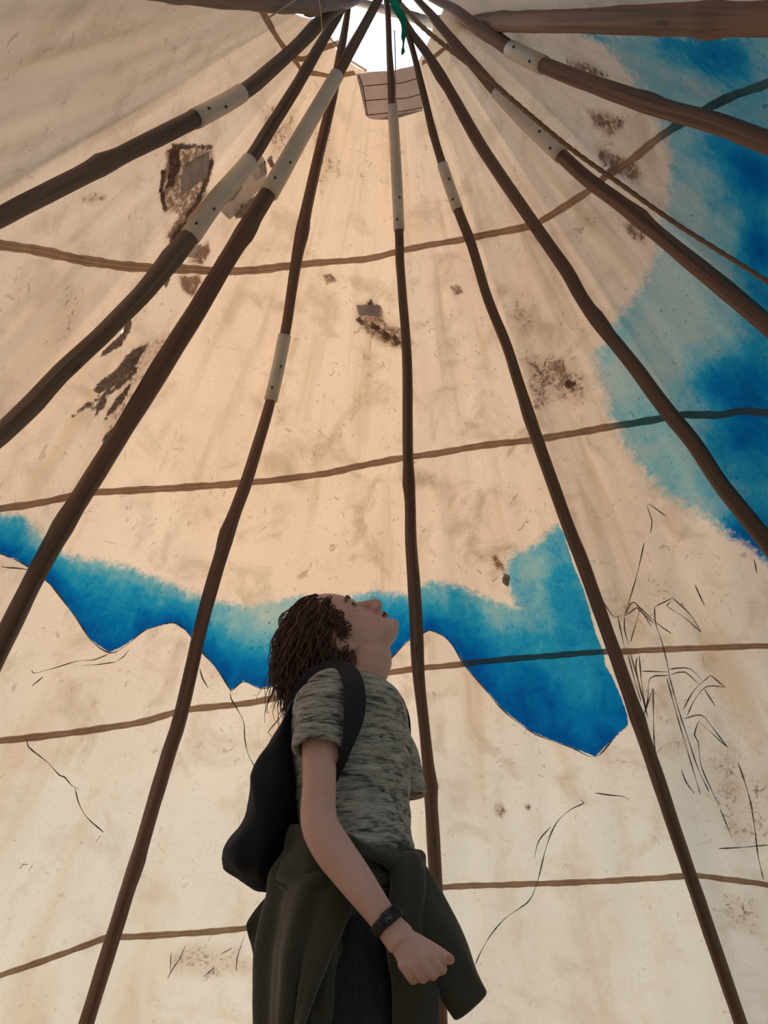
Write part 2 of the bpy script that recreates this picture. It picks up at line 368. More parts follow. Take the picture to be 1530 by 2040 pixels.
# softer mottled stains: outline, strength, softness in metres
STAIN = [
    ([(342, 288), (424, 290), (428, 318), (418, 360), (402, 400), (372, 430), (326, 426), (314, 385), (322, 340)], .62, .02),
    ([(330, 300), (355, 292), (362, 330), (350, 372), (332, 360)], .92, .02),
    ([(405, 372), (418, 384), (380, 440), (345, 482), (330, 470), (362, 420)], .8, .02),
    ([(352, 550), (400, 546), (402, 562), (384, 594), (362, 580)], .72, .014),
    ([(392, 496), (415, 478), (420, 500), (404, 530), (372, 524)], .78, .016),
    ([(708, 606), (740, 594), (762, 612), (770, 640), (800, 652), (824, 684), (806, 698), (760, 684), (730, 668), (706, 640)], .64, .025),
    ([(1030, 702), (1100, 700), (1150, 724), (1180, 770), (1160, 806), (1100, 800), (1066, 850), (1050, 800)], .52, .05),
    ([(1085, 720), (1120, 708), (1168, 775), (1150, 800), (1112, 780)], .62, .03),
    ([(1166, 216), (1205, 218), (1246, 238), (1240, 262), (1215, 278), (1180, 254)], .6, .025),
    ([(1186, 292), (1220, 300), (1270, 320), (1286, 350), (1278, 374), (1230, 350), (1196, 330)], .64, .025),
    ([(1126, 112), (1180, 124), (1216, 150), (1200, 168), (1150, 150), (1130, 130)], .6, .025),
    ([(1236, 446), (1262, 440), (1288, 470), (1284, 486), (1250, 470)], .6, .02),
    ([(640, 546), (660, 544), (676, 560), (650, 568)], .68, .012),
    ([(896, 570), (916, 566), (926, 584), (905, 592)], .66, .012),
    ([(158, 396), (190, 382), (216, 384), (212, 402), (180, 410)], .54, .02),
    ([(976, 1106), (990, 1104), (1006, 1128), (1012, 1146), (990, 1136)], .64, .014),
    ([(984, 1600), (1000, 1598), (1012, 1618), (1000, 1632), (984, 1622)], .6, .014),
    ([(1044, 1602), (1056, 1600), (1058, 1614), (1048, 1616)], .62, .01),
    ([(330, 1900), (380, 1872), (440, 1880), (490, 1876), (500, 1930), (420, 1960), (340, 1945)], .40, .05),
    ([(1390, 1500), (1470, 1490), (1560, 1560), (1560, 1700), (1440, 1690), (1400, 1600)], .38, .08),
    ([(1420, 1760), (1530, 1790), (1530, 1880), (1440, 1850)], .40, .06),
    ([(1270, 1140), (1340, 1130), (1360, 1200), (1290, 1220)], .34, .06),
    ([(1020, 560), (1060, 570), (1075, 660), (1040, 700), (1005, 640)], .36, .05),
    ([(618, 255), (668, 250), (670, 330), (640, 410), (628, 330)], .42, .03),
    ([(500, 200), (600, 210), (590, 290), (548, 340), (530, 280)], .42, .04),
    ([(130, 560), (190, 570), (140, 690), (60, 700)], .36, .06),
    ([(265, 690), (330, 660), (345, 680), (280, 770), (240, 860), (200, 890), (225, 800)], .44, .03),
    ([(1225, 420), (1190, 470), (1130, 480), (1150, 410)], .35, .05),
]
TEARS = [[(503, 348), (512, 332), (519, 337), (517, 350), (508, 356)], [(241, 658), (246, 656), (246, 663), (242, 664)]]

NA, NH = 1080, 400
hole_px = [(560, -30), (640, 36), (655, 72), (690, 116), (730, 142), (775, 141), (825, 130), (846, 100), (862, 55), (885, 0), (920, -40)]
_h = sorted(on_cover(*q) for q in hole_px); HOLE_A = [a for a, h in _h]; HOLE_H = [h for a, h in _h]
def hole_h(az):
    az = np.asarray(az)
    b = np.interp(az, HOLE_A, HOLE_H)
    w = np.clip((np.abs(az) - R_(140)) / R_(30), 0, 1)
    b = b * (1 - w) + 1.0 * w
    w2 = np.clip((np.abs(az) - R_(158)) / R_(14), 0, 1); w2 = w2 * w2 * (3 - 2 * w2)      # the smoke hole runs down the front between the flaps, lengthened to let in more skylight
    return b * (1 - w2) + 1.75 * w2
azs = np.linspace(-math.pi, math.pi, NA, endpoint=False); h0 = hole_h(azs)
tt = np.linspace(0, 1, NH)
Hh = h0[None, :] + (BASE_H - h0)[None, :] * tt[:, None]; Aa = np.broadcast_to(azs[None, :], Hh.shape)
CV = cover(Aa, Hh).reshape(-1, 3); FLAT = unroll(Aa, Hh).reshape(-1, 2)
idx = np.arange(NA * NH).reshape(NH, NA)
q = np.stack([idx[:-1], np.roll(idx, -1, 1)[:-1], np.roll(idx, -1, 1)[1:], idx[1:]], -1).reshape(-1, 4)
cen = CV[q[:, 0]]; ca = Aa.reshape(-1)[q[:, 0]]
dz = (cen[:, 2]) / 1.9; da = (ca - R_(156)) / R_(18)
q = q[~((da ** 2 + np.maximum(dz - .1, 0) ** 2) < 1)]                # door opening enlarged to light the figure, beside the photographer
used = np.zeros(len(CV), bool); used[q.ravel()] = True; remap = np.cumsum(used) - 1
CV = CV[used]; FLAT = FLAT[used]; q = remap[q]; AZV = Aa.reshape(-1)[used]; HV = Hh.reshape(-1)[used]
me = bpy.data.meshes.new('wall_canvas'); me.vertices.add(len(CV)); me.vertices.foreach_set('co', CV.astype(np.float32).ravel())
me.loops.add(q.size); me.loops.foreach_set('vertex_index', q.astype(np.int32).ravel())
me.polygons.add(len(q)); me.polygons.foreach_set('loop_start', np.arange(0, q.size, 4, dtype=np.int32)); me.polygons.foreach_set('loop_total', np.full(len(q), 4, dtype=np.int32))
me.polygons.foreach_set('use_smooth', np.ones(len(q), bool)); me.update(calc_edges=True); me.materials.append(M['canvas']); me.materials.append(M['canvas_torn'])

NV = len(CV)
def near(L, m): return np.where(np.all((FLAT > L.min(0) - m) & (FLAT < L.max(0) + m), 1))[0]
def flat(pts, step=14): return unroll(*to_cloth(dense(pts, step)).T)
def sm(x): x = np.clip(x, 0, 1); return x * x * (3 - 2 * x)
paint = np.zeros(NV); tone = np.full(NV, .4)
# the mountain sky band: feathered on top, drawn edge below
top, rgt, low = flat(MTOP), flat(MRIGHT), flat(MLOW); poly = np.vstack([top, rgt, low]); I = near(poly, .3); P = FLAT[I]
s = sd(P, poly); dt, dl, dr = d_line(P, top), d_line(P, low), d_line(P, rgt)
soft = np.where(dt < np.minimum(dl, dr), .055, .007); soft = .007 + .048 * sm((np.minimum(dl, dr) - dt) / .05 + .5)
paint[I] = np.clip(.5 + s / (2 * soft), 0, 1)
tone[I] = .30 + .62 * np.clip(dt / (dt + dl + 1e-6), 0, 1) + .12 * sm(1 - dl / .07)
# the large wash on the side
cl_ = flat(CLEFT); rest = flat(CREST, 60); poly = np.vstack([cl_, rest]); I = near(poly, .3); P = FLAT[I]; s = sd(P, poly)
hard = sm((HV[I] - 2.1) / .6)
soft = .075 * (1 - hard) + .016
c2 = np.clip(.5 + s / (2 * soft), 0, 1); better = c2 > paint[I]
paint[I] = np.maximum(paint[I], c2); tone[I] = np.where(better, .20 + .22 * sm(s / .6), tone[I])
for x, y, r, a in BLOTS:
    c = unroll(*on_cover(x, y)); e = unroll(*on_cover(x + r, y)); e2 = unroll(*on_cover(x, y + r)); rr = (np.hypot(*(e - c)) + np.hypot(*(e2 - c))) / 2
    d = np.hypot(*(FLAT - c).T); tone += a * np.exp(-(d / rr) ** 2 * 1.2)
tone = np.clip(tone, 0, 1)
scorch = np.full(NV, -.2); stain = np.zeros(NV); tear = np.full(NV, -.2)
for pts in SCORCH:
    L = flat(pts + pts[:1], 10)[:-1]; I = near(L, .08); scorch[I] = np.maximum(scorch[I], sd(FLAT[I], L) + .001)
for pts, k, w in STAIN:
    L = flat(pts + pts[:1])[:-1]; I = near(L, w * 1.5); stain[I] = np.maximum(stain[I], k * sm(.5 + sd(FLAT[I], L) / (2 * w)))
for pts in TEARS:
    L = flat(pts + pts[:1], 8)[:-1]; I = near(L, .05); tear[I] = np.maximum(tear[I], sd(FLAT[I], L) + .001)
me.polygons.foreach_set('material_index', np.any(tear[q] > -.06, 1).astype(np.int32))
zc = CV[:, 2]
dirt = .46 + .42 * np.exp(-((HV - 1.9) / .9) ** 2) * np.exp(-((AZV - R_(15)) / R_(50)) ** 2)
dirt[zc < 1.3] *= .7
smoke = sm((zc - 1.0) / 1.3)  # only a height weight: cover turns tanner towards the top
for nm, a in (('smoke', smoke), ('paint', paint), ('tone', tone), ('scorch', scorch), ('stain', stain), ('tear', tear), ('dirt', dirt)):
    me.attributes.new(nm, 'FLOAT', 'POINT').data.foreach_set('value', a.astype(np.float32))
me.attributes.new('cloth', 'FLOAT_VECTOR', 'POINT').data.foreach_set('vector', np.stack([AZV * 1.2, HV, 0 * HV], -1).astype(np.float32).ravel())
canvas = bpy.data.objects.new('wall_canvas', me); C.objects.link(canvas)
tag(canvas, 'cream canvas lodge cover painted with blue mountains and sky', kind='structure')

# ------------------------------------------------------------------ seams, patches and drawing on the cover
def strip(name, pts, wpx, mat, parent, lift=.004, thick=.0015, rough=.0):
    """a band lying on the inside of the cover along a line of the photograph; wpx: width in photo pixels per point"""
    P = [(x, y, 0, w) for (x, y), w in zip(pts, wpx)]; S = catmull(P, 9)
    ah = np.array([on_cover(x, y) for x, y, _, _ in S]); U = unroll(*ah.T)
    mid = cover(ah[:, 0], ah[:, 1]); dist = np.linalg.norm(mid - _cc, axis=1); 
    depth = (mid - _cc) @ _ff
    W = S[:, 3] * depth / FPX / 2
    T = np.gradient(U, axis=0); T /= np.linalg.norm(T, axis=1)[:, None] + 1e-9; Nn = np.stack([-T[:, 1], T[:, 0]], -1)
    V = []; F = []; UV = []; K = 5; run = np.concatenate([[0], np.cumsum(np.linalg.norm(np.diff(U, axis=0), axis=1))])
    for i in range(len(U)):
        for k in range(K):
            t = k / (K - 1) * 2 - 1
            wob = rough * W[i] * (math.sin(run[i] * 31 + k) * .5 + math.sin(run[i] * 83 + 2 * k) * .5) if k in (0, K - 1) else 0
            f = U[i] + Nn[i] * (W[i] * t + wob); rho = np.hypot(*f); az = math.atan2(f[0], f[1]) / SA; h = rho * CA
            V.append(cover(az, h, lift + (thick if 0 < k < K - 1 else 0))); UV.append((run[i], k / (K - 1)))
    n0 = len(V)
    for i in range(len(U) - 1):
        for k in range(K - 1): F.append((i * K + k, i * K + k + 1, (i + 1) * K + k + 1, (i + 1) * K + k))
    o = mesh_obj(name, V, F, mat, parent, True, UV)
    col_ = np.clip(np.round((ah[:, 0] + math.pi) / (2 * math.pi) * NA).astype(int), 0, NA - 1); row_ = np.clip(np.round((ah[:, 1] - h0[col_]) / (BASE_H - h0[col_]) * (NH - 1)).astype(int), 0, NH - 1)
    pv_ = np.clip(paint[remap[row_ * NA + col_]] * 1.6 - .3, 0, 1)          # the paint also covers the seams
    o.data.attributes.new('paint', 'FLOAT', 'POINT').data.foreach_set('value', np.repeat(pv_, K).astype(np.float32)); return o
SEAM1 = [(-480, 385), (-280, 430), (-80, 470), (0, 487), (70, 497), (150, 515), (250, 530), (330, 535), (390, 537), (440, 541), (520, 537), (600, 527), (690, 520), (740, 515), (800, 500), (850, 490), (920, 478), (1000, 462), (1060, 450), (1085, 437), (1170, 383), (1215, 345), (1250, 325), (1330, 262), (1400, 220), (1460, 190), (1530, 165), (1600, 140), (1750, 90)]
SEAM2 = [(-500, 1095), (-280, 1056), (-60, 1020), (0, 1012), (70, 1003), (155, 985), (200, 980), (350, 972), (490, 962), (560, 955), (650, 943), (720, 928), (800, 913), (880, 902), (960, 888), (1060, 877), (1150, 862), (1230, 848), (1310, 835), (1360, 826), (1440, 826), (1475, 818), (1530, 822), (1600, 825), (1800, 842), (2000, 870)]
SEAM3 = [(-500, 1575), (-280, 1530), (-60, 1485), (0, 1475), (120, 1462), (270, 1440), (350, 1418), (380, 1412), (480, 1402), (560, 1388), (650, 1370), (765, 1342), (830, 1332), (900, 1325), (1000, 1314), (1100, 1306), (1200, 1298), (1240, 1298), (1330, 1293), (1530, 1286), (1620, 1284), (1800, 1288), (2000, 1298)]
SEAM4 = [(-500, 2140), (-280, 2050), (-60, 1965), (0, 1942), (100, 1908), (210, 1868), (240, 1866), (350, 1860), (490, 1848), (600, 1825), (740, 1790), (870, 1768), (1000, 1762), (1150, 1757), (1300, 1749), (1365, 1744), (1395, 1744), (1450, 1751), (1530, 1762), (1620, 1780), (1800, 1825), (2000, 1880)]
for pts, w0, w1, w2 in ((SEAM1, 21, 12, 18), (SEAM2, 15, 13, 15), (SEAM3, 15, 12, 12), (SEAM4, 14, 12, 12)):
    k = len(pts); ws = [np.interp(x, [0, 765, 1530], [w0, w1, w2]) for x, y in pts]
    strip('seam', pts, ws, M['seam'], canvas, rough=.16)
strip('hem', [(500, -12), (520, 20), (545, 65), (565, 95), (590, 126), (602, 140), (640, 149), (664, 152), (706, 146)], [12, 12, 11, 10, 9, 9, 8, 8, 7], M['seam'], canvas, rough=.1)
strip('hem', [(578, 106), (594, 117), (612, 113), (640, 97), (672, 86)], [8] * 5, M['seam'], canvas, .008, rough=.1)
strip('hem', [(842, 126), (868, 112), (890, 93), (910, 78)], [9] * 4, M['seam'], canvas, rough=.1)
strip('hem', [(655, 74), (672, 96), (692, 118), (730, 142)], [5] * 4, M['seam'], canvas, rough=.1)

def sheet_patch(name, pts, mat, parent, lift, n_sub=4, thick=.002):
    """a cloth or tape piece following the cover, outline as seen in the photograph"""
    U = flat(pts + pts[:1], 12)[:-1]
    bm = bmesh.new(); vs_ = [bm.verts.new((u[0], u[1], 0)) for u in U]; f = bm.faces.new(vs_)
    bmesh.ops.triangulate(bm, faces=[f], ngon_method='EAR_CLIP')
    for _ in range(n_sub):
        lg = [e for e in bm.edges if e.calc_length() > .03]
        if not lg: break
        bmesh.ops.subdivide_edges(bm, edges=lg, cuts=1); bmesh.ops.triangulate(bm, faces=[f for f in bm.faces if len(f.verts) > 3])
    bnd = {v for e in bm.edges if len(e.link_faces) == 1 for v in e.verts}
    for v in bm.verts:
        x, y = v.co.x, v.co.y; az = math.atan2(x, y) / SA; h = math.hypot(x, y) * CA
        v.co = Vector(cover(az, h, lift + (0 if v in bnd else thick)))
    me = bpy.data.meshes.new(name); bm.to_mesh(me); bm.free(); me.materials.append(mat)
    me.polygons.foreach_set('use_smooth', [True] * len(me.polygons))
    o = bpy.data.objects.new(name, me); C.objects.link(o); o.parent = parent; return o
rp = sheet_patch('reinforcement_patch', [(708, 149), (740, 146), (772, 143), (806, 139), (832, 131), (838, 160), (842, 190), (843, 222), (810, 226), (780, 231), (748, 240), (736, 238), (727, 231), (722, 190), (718, 168)], M['patch'], canvas, .006)
tag(rp, 'grey lavender cloth patch sewn below the smoke hole')
for pts in ([(722, 174), (760, 171), (800, 168), (838, 157)], [(727, 203), (770, 200), (810, 198), (842, 189)], [(728, 232), (770, 228), (810, 223), (843, 216)], [(712, 152), (720, 172), (726, 205), (730, 232)]):
    strip('stitch_line', pts, [1.8] * len(pts), M['stitch'], rp, .0105, .0004)
tp = sheet_patch('tape_patch', [(362, 330), (415, 300), (411, 352), (358, 392)], M['tape'], canvas, .004)
tag(tp, 'grey diamond of tape over the burnt hole')
tp = sheet_patch('tape_patch', [(519, 308), (526, 320), (511, 328), (501, 348), (508, 360), (520, 352), (530, 346), (526, 366), (505, 388), (478, 414), (456, 438), (450, 430), (438, 421), (446, 404), (462, 400), (482, 372), (468, 372), (478, 352), (500, 334)], M['tape'], canvas, .005)
tag(tp, 'torn grey tape beside the pole sleeve')
tp = sheet_patch('tape_patch', [(372, 492), (400, 486), (398, 500), (390, 514), (368, 512)], M['tape'], canvas, .004); tag(tp, 'small grey tape piece above the seam')
tp = sheet_patch('tape_patch', [(710, 608), (758, 609), (756, 630), (714, 628)], M['tape'], canvas, .004); tag(tp, 'small grey tape piece on the central leaf-like stain')

def drawing(name, lines, w, parent=canvas):
    A = Acc()
    for pts in lines:
        P = [(x, y, 0) for x, y in pts]
        S = catmull(P, 10) if len(P) > 2 else np.array([(x, y, 0) for x, y in dense(pts, 10)])
        ah = np.array([on_cover(x, y) for x, y, _ in S]); U = unroll(*ah.T); dep = (cover(ah[:, 0], ah[:, 1]) - _cc) @ _ff
        T = np.gradient(U, axis=0); T /= np.linalg.norm(T, axis=1)[:, None] + 1e-9; Nn = np.stack([-T[:, 1], T[:, 0]], -1)
        V = []; F = []
        for i in range(len(U)):
            ww = w * dep[i] / FPX / 2 * (.75 + .35 * math.sin(i * .9)) * (.5 if i in (0, len(U) - 1) else 1)
            for t in (-1, 1):
                f = U[i] + Nn[i] * ww * t; V.append(cover(math.atan2(f[0], f[1]) / SA, math.hypot(*f) * CA, .0055 if t < 0 else .0065))
        for i in range(len(U) - 1): F.append((2 * i, 2 * i + 1, 2 * i + 3, 2 * i + 2))
        A.add(V, F)
    return A.build(name, M['graphite'], parent)
def sc(lines, k, ox, oy): return [[(x * k + ox, y * k + oy) for x, y in l] for l in lines]
edge1 = [p for p in MLOW if -100 < p[0] <= 470]; edge2 = [p for p in MLOW if 460 <= p[0] <= 770]; edge3 = [p for p in MLOW if p[0] >= 740 and p[0] < 1245]
drawing('mountain_outline', [edge1, edge2, edge3], 2.6)
drawing('ridge_drawing', sc([
    [(590, 960), (510, 993), (420, 1000), (300, 1035), (200, 1063), (175, 1065), (168, 1050)], [(700, 938), (670, 975), (635, 1000)], [(630, 1005), (520, 1020), (440, 1024)],
    [(135, 1415), (150, 1465), (210, 1515), (260, 1555), (320, 1620), (350, 1632), (385, 1675), (430, 1700)], [(405, 1690), (425, 1770), (470, 1850), (560, 1930)],
    [(1085, 1040), (1100, 1095), (1130, 1145)], [(1250, 1170), (1255, 1205), (1285, 1255), (1325, 1335), (1330, 1420), (1350, 1510), (1405, 1610)],
    [(1530, 1300), (1455, 1390), (1470, 1400), (1485, 1435)], [(0, 485), (40, 492), (100, 495), (180, 510)], [(0, 1015), (22, 1010)], [(170, 1135), (230, 1085)]], .366, 0, 950), 2.5)
drawing('reed_drawing', sc([
    [(185, 540), (275, 668), (330, 655)], [(295, 660), (335, 850)], [(485, 180), (495, 110), (470, 10), (575, 80)], [(450, 235), (405, 430), (335, 660)],
    [(335, 660), (390, 580), (490, 720)], [(335, 665), (335, 740), (360, 830)], [(340, 660), (420, 615), (370, 810)], [(405, 610), (505, 705)], [(390, 580), (520, 700), (605, 760)],
    [(510, 605), (515, 700), (555, 820), (590, 970), (600, 1040)], [(510, 605), (565, 580), (615, 555)], [(615, 555), (720, 655), (780, 755)], [(780, 755), (690, 675), (580, 600), (605, 575)],
    [(355, 885), (390, 1020), (430, 1155)], [(370, 880), (440, 1140)], [(420, 890), (435, 1060), (460, 1220)], [(410, 900), (400, 960), (440, 1130), (470, 1250)],
    [(445, 1240), (500, 1080)], [(500, 1080), (505, 1360), (520, 1455), (555, 1420)], [(450, 1230), (470, 1140), (485, 1020), (590, 1005)], [(430, 980), (590, 985)],
    [(590, 970), (650, 962), (720, 968), (780, 1030)], [(605, 1000), (685, 985), (770, 1060)], [(580, 1020), (640, 1240), (720, 1510), (775, 1695)], [(595, 1010), (650, 1210), (700, 1360), (760, 1540), (825, 1680)],
    [(675, 1205), (740, 1090), (835, 1003)], [(835, 1003), (920, 1073)], [(920, 1073), (810, 1070), (740, 1150), (700, 1235)], [(800, 1085), (860, 1180)],
    [(680, 1255), (780, 1235), (840, 1300), (935, 1425)], [(935, 1425), (765, 1270)], [(765, 1270), (740, 1350), (762, 1390), (780, 1530), (850, 1690), (885, 1755)],
    [(890, 1780), (960, 1950)], [(665, 1550), (690, 1620), (740, 1690)], [(1090, 330), (1105, 410)], [(745, 480), (800, 600)]], .343, 1130, 1000), 2.4)
drawing('stem_drawing', sc([
    [(650, 215), (668, 232), (600, 265), (535, 330), (490, 440), (455, 580), (435, 640), (405, 695), (300, 770), (230, 850), (180, 935), (157, 990)],
    [(1390, 40), (1415, 110), (1450, 230), (1470, 360), (1485, 480), (1510, 590)], [(1300, 445), (1400, 440), (1530, 428)], [(720, 185), (790, 195), (860, 203), (880, 220)], [(510, 345), (455, 410), (435, 490)]], .4248, 880, 1500), 2.6)
drawing('scratch_marks', sc([[(910, 1225), (945, 1160), (1000, 1090)], [(930, 1080), (925, 1190)], [(1285, 1185), (1290, 1110), (1330, 985)], [(1105, 1215), (1160, 1170)], [(1010, 1040), (960, 1150)], [(1200, 1090), (1260, 1060)],
    [(100, 630), (125, 600), (145, 605)], [(150, 640), (175, 605)], [(520, 478), (545, 445)]], .366, 0, 1500), 1.8)

# ------------------------------------------------------------------ poles
POLES = [  # photo polyline (x, y, width px), sleeves as (from, to) fractions given by photo y or x, material, label
    dict(az=0, p=[(690, -10, 46), (600, -1, 50), (480, -12, 54), (300, -30, 58), (120, -48, 62)], up=(735, -28, 34), mat='wood_grey', label='dark pole crossing the top left edge beside the smoke hole'),
    dict(az=1, p=[(690, 2, 19), (640, 42, 24), (600, 84, 26), (545, 135, 28), (480, 186, 29), (388, 237, 32), (200, 330, 36), (0, 434, 38), (-200, 538, 40)], up=(735, -38, 16), mat='wood_grey', sl=[((478, 187), (391, 236))], label='thick pole across the upper left with a short pale sleeve'),
    dict(az=2, p=[(695, -5, 14), (676, 26, 16), (631, 101, 22), (588, 176, 24), (538, 256, 26), (498, 320, 28), (430, 400, 31), (378, 472, 34), (340, 517, 38), (280, 590, 37), (200, 672, 36), (120, 745, 36), (70, 800, 38), (0, 868, 40), (-120, 985, 42)], up=(722, -45, 12), mat='wood_grey', sl=[((499, 318), (379, 471))], label='cracked pole on the left passing the torn grey tape'),
    dict(az=3, p=[(755, -2, 18), (728, 48, 19), (696, 105, 22), (672, 148, 23), (600, 272, 27), (535, 386, 32), (440, 540, 36), (330, 720, 40), (250, 850, 40), (165, 985, 42), (85, 1120, 42), (0, 1290, 40), (-120, 1530, 42)], up=(785, -55, 15), lift=[(0, .10), (.25, .06), (.6, 0), (1, 0)], mat='wood', sl=[((671, 150), (537, 383))], label='pole with a long pale sleeve near the smoke hole, left of centre'),
    dict(az=4, p=[(695, 0, 11), (691, 33, 12), (678, 108, 16), (660, 203, 20), (631, 327, 21), (600, 470, 22), (587, 540, 22), (567, 668, 21), (539, 798, 22), (494, 950, 25), (454, 1060, 26), (406, 1228, 28), (360, 1426, 28), (337, 1500, 28), (280, 1690, 29), (227, 1859, 30), (172, 2040, 30), (110, 2230, 32)], up=(702, -50, 10), mat='wood_red', sl=[((566, 671), (540, 796))], label='slim reddish pole with a pale sleeve halfway, left of the standing figure'),
    dict(az=5, p=[(770, -2, 8), (773, 33, 9), (776, 118, 13), (779, 163, 15), (782, 211, 16), (789, 330, 18), (795, 459, 18), (797, 520, 18), (802, 590, 18), (811, 720, 20), (812, 900, 21), (817, 1000, 23), (819, 1082, 24), (827, 1196, 25), (834, 1343, 25), (848, 1478, 23), (858, 1590, 26), (866, 1718, 27), (874, 1900, 27), (879, 2040, 26), (886, 2200, 28)], up=(768, -55, 7), mat='wood', sl=[((782, 211), (795, 458))], label='central pole behind the standing figure, marked with a small 2'),
    dict(az=6, p=[(800, 30, 9), (814, 72, 10), (830, 131, 12), (846, 196, 14), (863, 265, 15), (881, 327, 17), (912, 418, 18), (940, 490, 18), (972, 597, 19), (1011, 693, 21), (1031, 757, 22), (1072, 880, 23), (1130, 1045, 25), (1164, 1130, 26), (1219, 1285, 26), (1292, 1497, 27), (1373, 1738, 27), (1476, 2040, 26), (1540, 2220, 28)], up=(785, -50, 8), mat='wood', sl=[((880, 325), (911, 417))], label='pole right of the standing figure running along the edge of the blue paint'),
    dict(az=7, p=[(800, 30, 12), (822, 69, 15), (846, 101, 18), (892, 173, 20), (957, 288, 22), (1063, 445, 25), (1127, 537, 27), (1174, 617, 28), (1259, 725, 29), (1327, 816, 30), (1384, 884, 31), (1441, 970, 33), (1530, 1082, 35), (1680, 1280, 37)], up=(770, -25, 10), mat='wood', label='plain dark pole without sleeve crossing the blue wash'),
    dict(az=8, p=[(830, -2, 12), (856, 26, 15), (905, 85, 18), (951, 137, 20), (990, 183, 22), (1050, 246, 24), (1118, 310, 26), (1173, 360, 27), (1242, 409, 30), (1329, 481, 32), (1450, 582, 35), (1530, 651, 36), (1700, 800, 38)], up=(800, -40, 10), mat='wood_red', sl=[((991, 184), (1116, 308))], label='pole beside the long rope, with a pale sleeve, upper right'),
    dict(az=9, p=[(876, 3, 17), (908, 20, 20), (957, 59, 26), (990, 78, 27), (1017, 98, 28), (1083, 130, 29), (1104, 139, 30), (1208, 177, 32), (1319, 215, 34), (1416, 242, 38), (1530, 284, 41), (1750, 360, 46)], up=(835, -20, 14), mat='wood_red', sl=[((1018, 99), (1081, 129))], label='thick reddish pole with a short sleeve under the topmost right pole'),
    dict(az=10, p=[(850, 42, 22), (920, 43, 28), (1000, 43, 34), (1150, 42, 43), (1280, 40, 52), (1400, 38, 59), (1530, 37, 64), (1800, 36, 72)], up=(800, 28, 18), mat='wood_red', label='thickest pole running level along the top right edge'),
]
def tangent_point(az, px, py, lift):
    """the place on the plane that touches the cone along the pole's azimuth"""
    a = AZR[az]; nrm = np.array([math.sin(a) * CA, math.cos(a) * CA, SA]); d = ray(px, py)
    return _cc + d * (((APEX - _cc) @ nrm - lift) / (d @ nrm))
def pole(spec):
    az = spec['az']; pts = [spec['up']] + spec['p']; k = len(pts)
    P = []
    for i, (x, y, w) in enumerate(pts):
        lf = np.interp(i / (k - 1), *zip(*spec['lift'])) if 'lift' in spec else 0.0
        c = tangent_point(az, x, y, lf); P.append((*c, w * ((c - _cc) @ _ff) / FPX / 2))
    # carry on beyond the crossing and down to the ground
    a = np.array(P[0][:3]); b = np.array(P[1][:3]); d = (a - b) / np.linalg.norm(a - b)
    P.insert(0, (*(a + d * .9), P[0][3] * .8))
    e = np.array(P[-1][:3]); g = np.array([APEX[0] + math.sin(AZR[az]) * TA * APEX[2], APEX[1] + math.cos(AZR[az]) * TA * APEX[2], 0.0])
    if e[2] > .12:
        dd = e - np.array(P[-4][:3]); dd /= np.linalg.norm(dd); dn = g - e; L = np.linalg.norm(dn)
        P.append((*(e + dn * .5 + (dd - dn / L) * L * .12), max(P[-1][3], .035))); P.append((*g, P[-1][3]))
    S = catmull(P, .04); ctr, r = S[:, :3], np.maximum(S[:, 3], .012)
    root = empty('tipi_pole', tuple(g)); tag(root, spec['label'], 'pole', 'tipi poles')
    sd_ = az * 7.3
    def bump(i, a, s):
        v = mnoise.noise(Vector((math.cos(a) * .8 + sd_, math.sin(a) * .8, s * 2.6))) * .15 + mnoise.noise(Vector((math.cos(a) * 2 + sd_, math.sin(a) * 2, s * 10))) * .07
        kn = max(0, math.sin(s * 5.1 + sd_)) ** 40 * (.10 + max(0, math.cos(a - s * 3)) * .22)
        return 1 + v + kn
    V, F, UV = tube(ctr, r, 16, bump); UV = [(u + sd_, v + sd_) for u, v in UV]
    mesh_obj('shaft', V, F, M[spec['mat']], root, True, UV)
    for (p0, p1) in spec.get('sl', []):
        px = np.array([project(c) for c in ctr])
        i0 = int(np.argmin(np.hypot(*(px - p0).T))); i1 = int(np.argmin(np.hypot(*(px - p1).T)))
        c0, c1 = tangent_point(az, *p0, 0), tangent_point(az, *p1, 0)
        seg = ctr[i0:i1 + 1].copy(); rs = r[i0:i1 + 1] * 1.13 + .002
        V, F, UV = tube(seg, rs, 20); sleeve = mesh_obj('sleeve', V, F, M['sleeve'], root, True, UV); tag(sleeve, 'pale plastic sleeve joining the pole')
        T, N, B = frames(seg)
        for j, off in ((-2, .25), (-4, -.35)):
            if len(seg) < 5: continue
            tocam = _cc - seg[j]; tocam -= T[j] * (tocam @ T[j]); tocam /= np.linalg.norm(tocam); side = np.cross(T[j], tocam)
            dr = tocam * math.cos(off) + side * math.sin(off)
            bm = bmesh.new(); bmesh.ops.create_icosphere(bm, subdivisions=1, radius=.006)
            me = bpy.data.meshes.new('screw'); bm.to_mesh(me); bm.free(); me.materials.append(M['screw'])
            o = bpy.data.objects.new('screw', me); C.objects.link(o); o.location = Vector(seg[j] + dr * rs[j] * 1.0) ; o.parent = sleeve
            o.matrix_parent_inverse = Matrix.Identity(4)
    return root, ctr, r
def project(P):
    v = np.asarray(P) - _cc; z = v @ _ff
    if z < 1e-3: return (-9999., -9999.)
    return (765 + FPX * (v @ _rr) / z, 1020 - FPX * (v @ _uu) / z)
POLE = [pole(s) for s in POLES]
